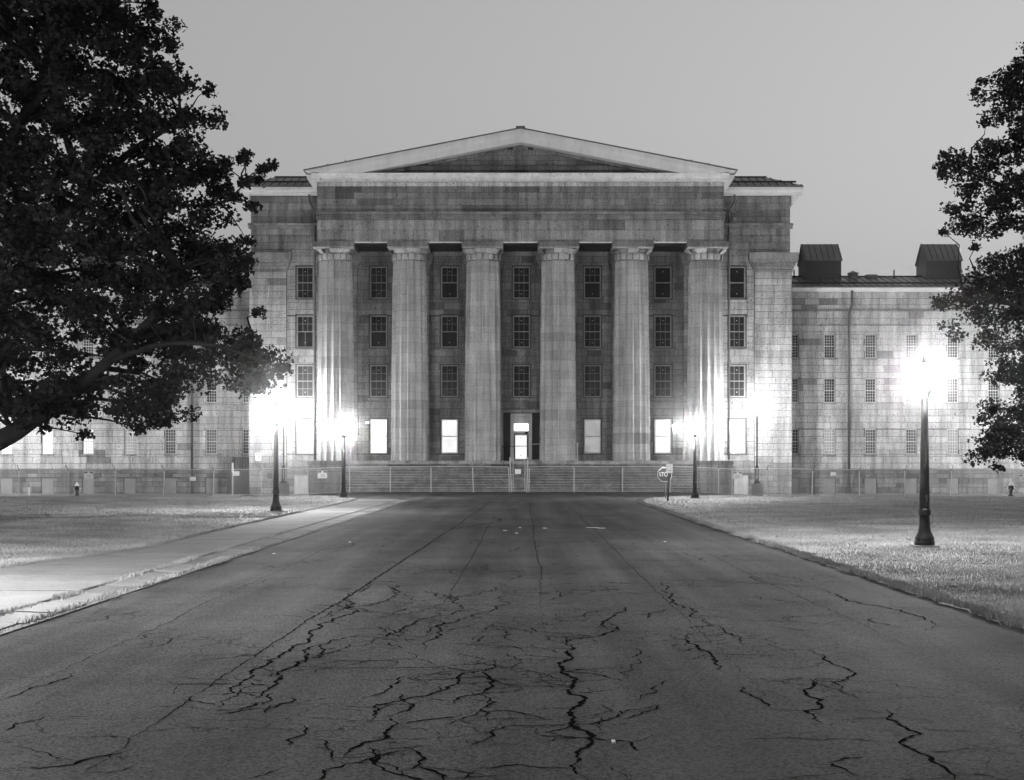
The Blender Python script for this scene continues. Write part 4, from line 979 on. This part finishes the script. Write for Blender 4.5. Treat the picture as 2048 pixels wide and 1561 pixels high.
polyL = [(-620,560),(-560,250),(-420,-60),(-250,-260),(-60,-330),(130,-260),(245,-120),(285,0),(262,60),(292,110),(345,150),(395,190),(405,250),(402,300),(430,330),(440,380),(428,430),(455,490),(478,560),(470,610),(440,640),(520,690),(555,735),(520,770),(430,765),(370,800),(325,838),(262,842),(245,790),(205,742),(195,700),(205,760),(200,838),(140,852),(85,838),(60,800),(-40,820),(-200,790),(-420,760)]
holesL = [(100,322,26),(205,335,22),(118,712,26),(92,755,16),(215,720,18),(400,735,16),(350,700,12),(300,650,10),(250,268,9),(430,690,14),(60,20,10),(215,60,10),(265,225,9),(455,625,20),(60,780,20),(150,735,18),(20,832,16),(165,800,14),(330,755,14),(232,690,14),(470,665,14),(380,655,12),(30,700,12),(300,760,10)]
extraL = [(325,75,1,16),(310,90,0,18),(415,180,0,16),(470,305,1,18),(485,300,.5,14),(450,325,0,18),(500,345,1,16),(525,338,0,16),(545,330,0,12),(490,365,0,18),(470,395,0,20),(490,400,1,16),(495,520,0,18),(515,625,0,16),(480,470,1,16),(300,10,0,18),(570,735,0,16),(280,858,0,18),(150,868,1,16),(90,855,0,14)]
def depL(q): return np.clip(5.6 - 4.2*np.clip((q[:,0]-150)/420,0,1)**1.3 - 1.5*np.clip((q[:,1]-700)/150,0,1), .8, 9)
bx = PX(-150,YL)
tree('maple_tree', 'huge black leafed maple filling the left side of the picture', (bx,YL+.5,0), YL, polyL, holesL, 1950, 33, 95, .125,
  [([(bx,YL+.5,-.3),(bx+.1,YL+.4,1.2),(bx+.05,YL+.3,3),(bx+.3,YL,6),(bx+.2,YL-.4,10)], .62, .16),
   ([(bx+.1,YL+.3,1.5),P3(-60,908,YL-.2),P3(0,880,YL-.5),P3(62,842,YL-.8),P3(130,792,YL-1),P3(215,725,YL-1.2),P3(300,640,YL-1.3),P3(360,540,YL-1)], .36, .06),
   ([(bx+.1,YL+.2,3),P3(-30,640,YL+1),P3(90,480,YL+1.5),P3(230,330,YL+1),P3(360,240,YL+.5)], .3, .05),
   ([(bx+.2,YL+.1,4.5),P3(-60,460,YL),P3(40,250,YL-1),P3(130,60,YL-1),P3(170,-120,YL)], .26, .05),
   ([P3(215,725,YL-1.2),P3(320,690,YL-2),P3(420,690,YL-2),P3(520,720,YL-2)], .09, .03),
   ([P3(230,330,YL+1),P3(330,400,YL+1),P3(430,410,YL+.5),P3(490,370,YL)], .08, .02),
   ([(bx,YL+.4,3),P3(-330,600,YL+1),P3(-450,420,YL+1)], .28, .06)], depL, 5, extraL)
YRT = 52.0
polyR = [(2480,900),(2640,600),(2560,200),(2380,-40),(2180,10),(2075,70),(2030,120),(1990,165),(1975,185),(1985,230),(2005,275),(1960,300),(1905,318),(1900,340),(1925,380),(1905,420),(1895,460),(1930,470),(1955,500),(1990,470),(2030,470),(2060,480),(2030,500),(1990,520),(1975,560),(1930,585),(1890,605),(1910,620),(1910,660),(1950,685),(1985,690),(2005,740),(1998,780),(2010,800),(1995,818),(1975,850),(1985,890),(1970,920),(1985,935),(2060,935),(2200,920)]
holesR = [(2042,482,20),(2040,792,22),(2012,762,9),(2030,300,12),(2035,520,8),(2020,300,9),(2042,765,9),(2040,800,7),(2005,480,7)]
extraR = [(1968,162,0,14),(1960,175,.5,12),(1972,245,0,14),(1890,310,0,14),(1885,350,0,12),(1900,325,1,14),(1888,465,0,14),(1950,495,0,12),(1882,610,0,14),(1890,602,.5,14),(1985,820,0,14),(1972,905,0,12)]
bx = PX(2270,YRT)
tree('maple_tree', 'dark maple at the right picture edge, lower branches hanging over the fence', (bx,YRT,0), YRT, polyR, holesR, 1650, 27, 80, .125,
  [([(bx,YRT,-.3),(bx,YRT,2),(bx-.2,YRT,5),(bx-.1,YRT,9),(bx+.2,YRT,13)], .5, .12),
   ([(bx,YRT,2.5),P3(2150,720,YRT-.5),P3(2080,640,YRT-1),P3(2000,600,YRT-1),P3(1930,600,YRT-1)], .2, .03),
   ([(bx-.1,YRT,5),P3(2150,520,YRT),P3(2080,420,YRT),P3(2000,370,YRT),P3(1920,340,YRT)], .2, .03),
   ([(bx-.1,YRT,7),P3(2160,330,YRT),P3(2090,230,YRT),P3(2020,190,YRT)], .16, .03),
   ([(bx,YRT,2),P3(2170,830,YRT-.3),P3(2090,830,YRT-.5),P3(2010,860,YRT-.5)], .15, .03),
   ([(bx,YRT,4),P3(2400,560,YRT),P3(2500,400,YRT)], .2, .05)], lambda q: np.clip(1.2+3.8*np.clip((q[:,0]-1900)/300,0,1), .8, 5), 9, extraR)

# ------------------------------------------------------------ grass blades, leaf litter
def blades(xy, h, w, rng, name, parent, tone):
    n = len(xy); x, y = xy[:,0], xy[:,1]; z = T(x,y)+.025
    hh = h*rng.uniform(.5,1.4,n); a = rng.uniform(0,2*np.pi,n); lean = rng.uniform(.1,.75,n)*hh; la = rng.uniform(0,2*np.pi,n)
    ww = w*rng.uniform(.6,1.4,n)
    V = np.zeros((n,3,3)); V[:,0] = np.stack([x+np.cos(a)*ww, y+np.sin(a)*ww, z],1); V[:,1] = np.stack([x-np.cos(a)*ww, y-np.sin(a)*ww, z],1)
    V[:,2] = np.stack([x+np.cos(la)*lean, y+np.sin(la)*lean, z+hh],1)
    return np_mesh(name, V.reshape(-1,3), 3, 'blade', parent, tone=tone*rng.uniform(.75,1.25,n), kind='stuff')
def scatter(n, y0, y1, inner, width, rng, side):
    y = y0 + (y1-y0)*rng.uniform(0,1,n)**1.5
    xi = np.array([inner(v) for v in y]); wd = width(y); return np.stack([xi + side*wd*rng.uniform(0,1,n)**.9, y], 1)
rng = np.random.default_rng(21)
wR = lambda y: np.clip(y*.36-6.45+3.5, 3.0, 40); wL = lambda y: np.clip(y*.367-9.4+3.5, 3.0, 40)
def patch(xy): return .75+.5*(np.sin(xy[:,0]*1.3+np.sin(xy[:,1]*.5)*2)*np.sin(xy[:,1]*.9+xy[:,0]*.3)*.5+.5)
q = scatter(170000, 15, 48, right_x, wR, rng, 1); blades(q, .05, .006, rng, 'grass_blades', lawn_r, patch(q))
q = scatter(70000, 45, 104, right_x, wR, rng, 1); blades(q, .055, .014, rng, 'grass_blades', lawn_r, patch(q))
q = scatter(110000, 24, 60, left_x, wL, rng, -1); blades(q, .05, .008, rng, 'grass_blades', lawn_l, patch(q))
q = scatter(60000, 55, 104, left_x, wL, rng, -1); blades(q, .055, .014, rng, 'grass_blades', lawn_l, patch(q))
def edge(n, y0, y1, f, sp, off, rng):
    y = y0+(y1-y0)*rng.uniform(0,1,n)**1.4; x = np.array([f(v) for v in y]) + off + rng.normal(0,sp,n)*(.6+.5*np.sin(y*2.3)*np.sin(y*.9+1)); return np.stack([x,y],1)
q = edge(60000, 14, 82, right_x, .08, -.02, rng); blades(q, .07, .006, rng, 'grass_fringe', lawn_r, np.full(len(q), .75))
q = edge(36000, 24, 82, left_x, .08, .03, rng); blades(q, .07, .007, rng, 'grass_fringe', lawn_l, np.full(len(q), .7))
yk = []
for c, sp, n in ((25.5,.8,700),(30.4,.5,1900),(19.6,.8,900),(34,.6,500),(41,1.5,400),(22.3,.35,1000),(28.5,.5,500)):
    yk.append(np.stack([np.where(rng.random(n)<.6, -7.1, -6.42)+rng.normal(0,.05,n), rng.normal(c,sp,n)],1))
q = np.vstack(yk); blades(q, .08, .006, rng, 'weeds', kb, np.full(len(q), 1.0))
n = 2600; yl = rng.uniform(17,80,n); sd = np.where(rng.random(n) < .55, 1, -1); xl = np.where(sd > 0, np.array([right_x(v) for v in yl])+rng.uniform(0,1,n)*np.clip(yl*.3,2,25), np.array([left_x(v) for v in yl])-rng.uniform(0,1,n)*np.clip(yl*.3,2,25))
cen = np.stack([xl,yl,T(xl,yl)+.10],1); s_ = rng.uniform(.04,.09,n); a = rng.uniform(0,6.28,n); tl = rng.uniform(-.5,.5,n)
u = np.stack([np.cos(a),np.sin(a),tl*.6],1); w = np.stack([-np.sin(a),np.cos(a),-tl*.4],1)
V = cen[:,None,:]+s_[:,None,None]*(LEAF[None,:,0,None]*u[:,None,:]+LEAF[None,:,1,None]*w[:,None,:])
np_mesh('fallen_leaves', V.reshape(-1,3), 8, 'litter', None, (0,40,0), tone=rng.uniform(.4,2.4,n), label='dead leaves scattered over both lawns', category=None, kind='stuff') if False else tag(np_mesh('fallen_leaves', V.reshape(-1,3), 8, 'litter', None, (0,40,0), tone=rng.uniform(.4,2.4,n)), 'dead leaves scattered over both lawns', 'leaves', None, 'stuff')
lt = MB()
for px, py, w_ in ((1227,1485,7),(1185,1056,24),(1203,1057,14),(1090,1057,8),(1010,1062,7),(1033,1067,6),(548,1108,5),(1040,1056,5),(700,1085,4),(1330,1084,5)):
    Y = GY(py); x = PX(px,Y); w2 = w_*Y/F*.5; d = .04; lt.box(x-w2,x+w2,Y-d,Y+d,.0,.012)
lt.build('road_flecks', 'paper', road, kind='stuff')

# ------------------------------------------------------------ haze volume added to give the lamps their glare halos
GLARE_HAZE = 0.0004
if GLARE_HAZE:
    hm = bpy.data.materials.new('glare_haze'); hm.use_nodes = True; nt = hm.node_tree; nt.nodes.clear()
    out = nt.nodes.new('ShaderNodeOutputMaterial'); pv = nt.nodes.new('ShaderNodeVolumePrincipled'); pv.inputs['Color'].default_value = (.95,.95,.95,1)
    pv.inputs['Density'].default_value = GLARE_HAZE; pv.inputs['Anisotropy'].default_value = .983; pv.inputs['Density Attribute'].default_value = ''; hm.cycles.homogeneous_volume = True; nt.links.new(pv.outputs[0], out.inputs['Volume'])
    M['glare_haze'] = hm
    hz = MB().box(-80, 80, -14, 142, -1.6, 31.0); hz.build('glare_haze', 'glare_haze', None, kind='stuff')
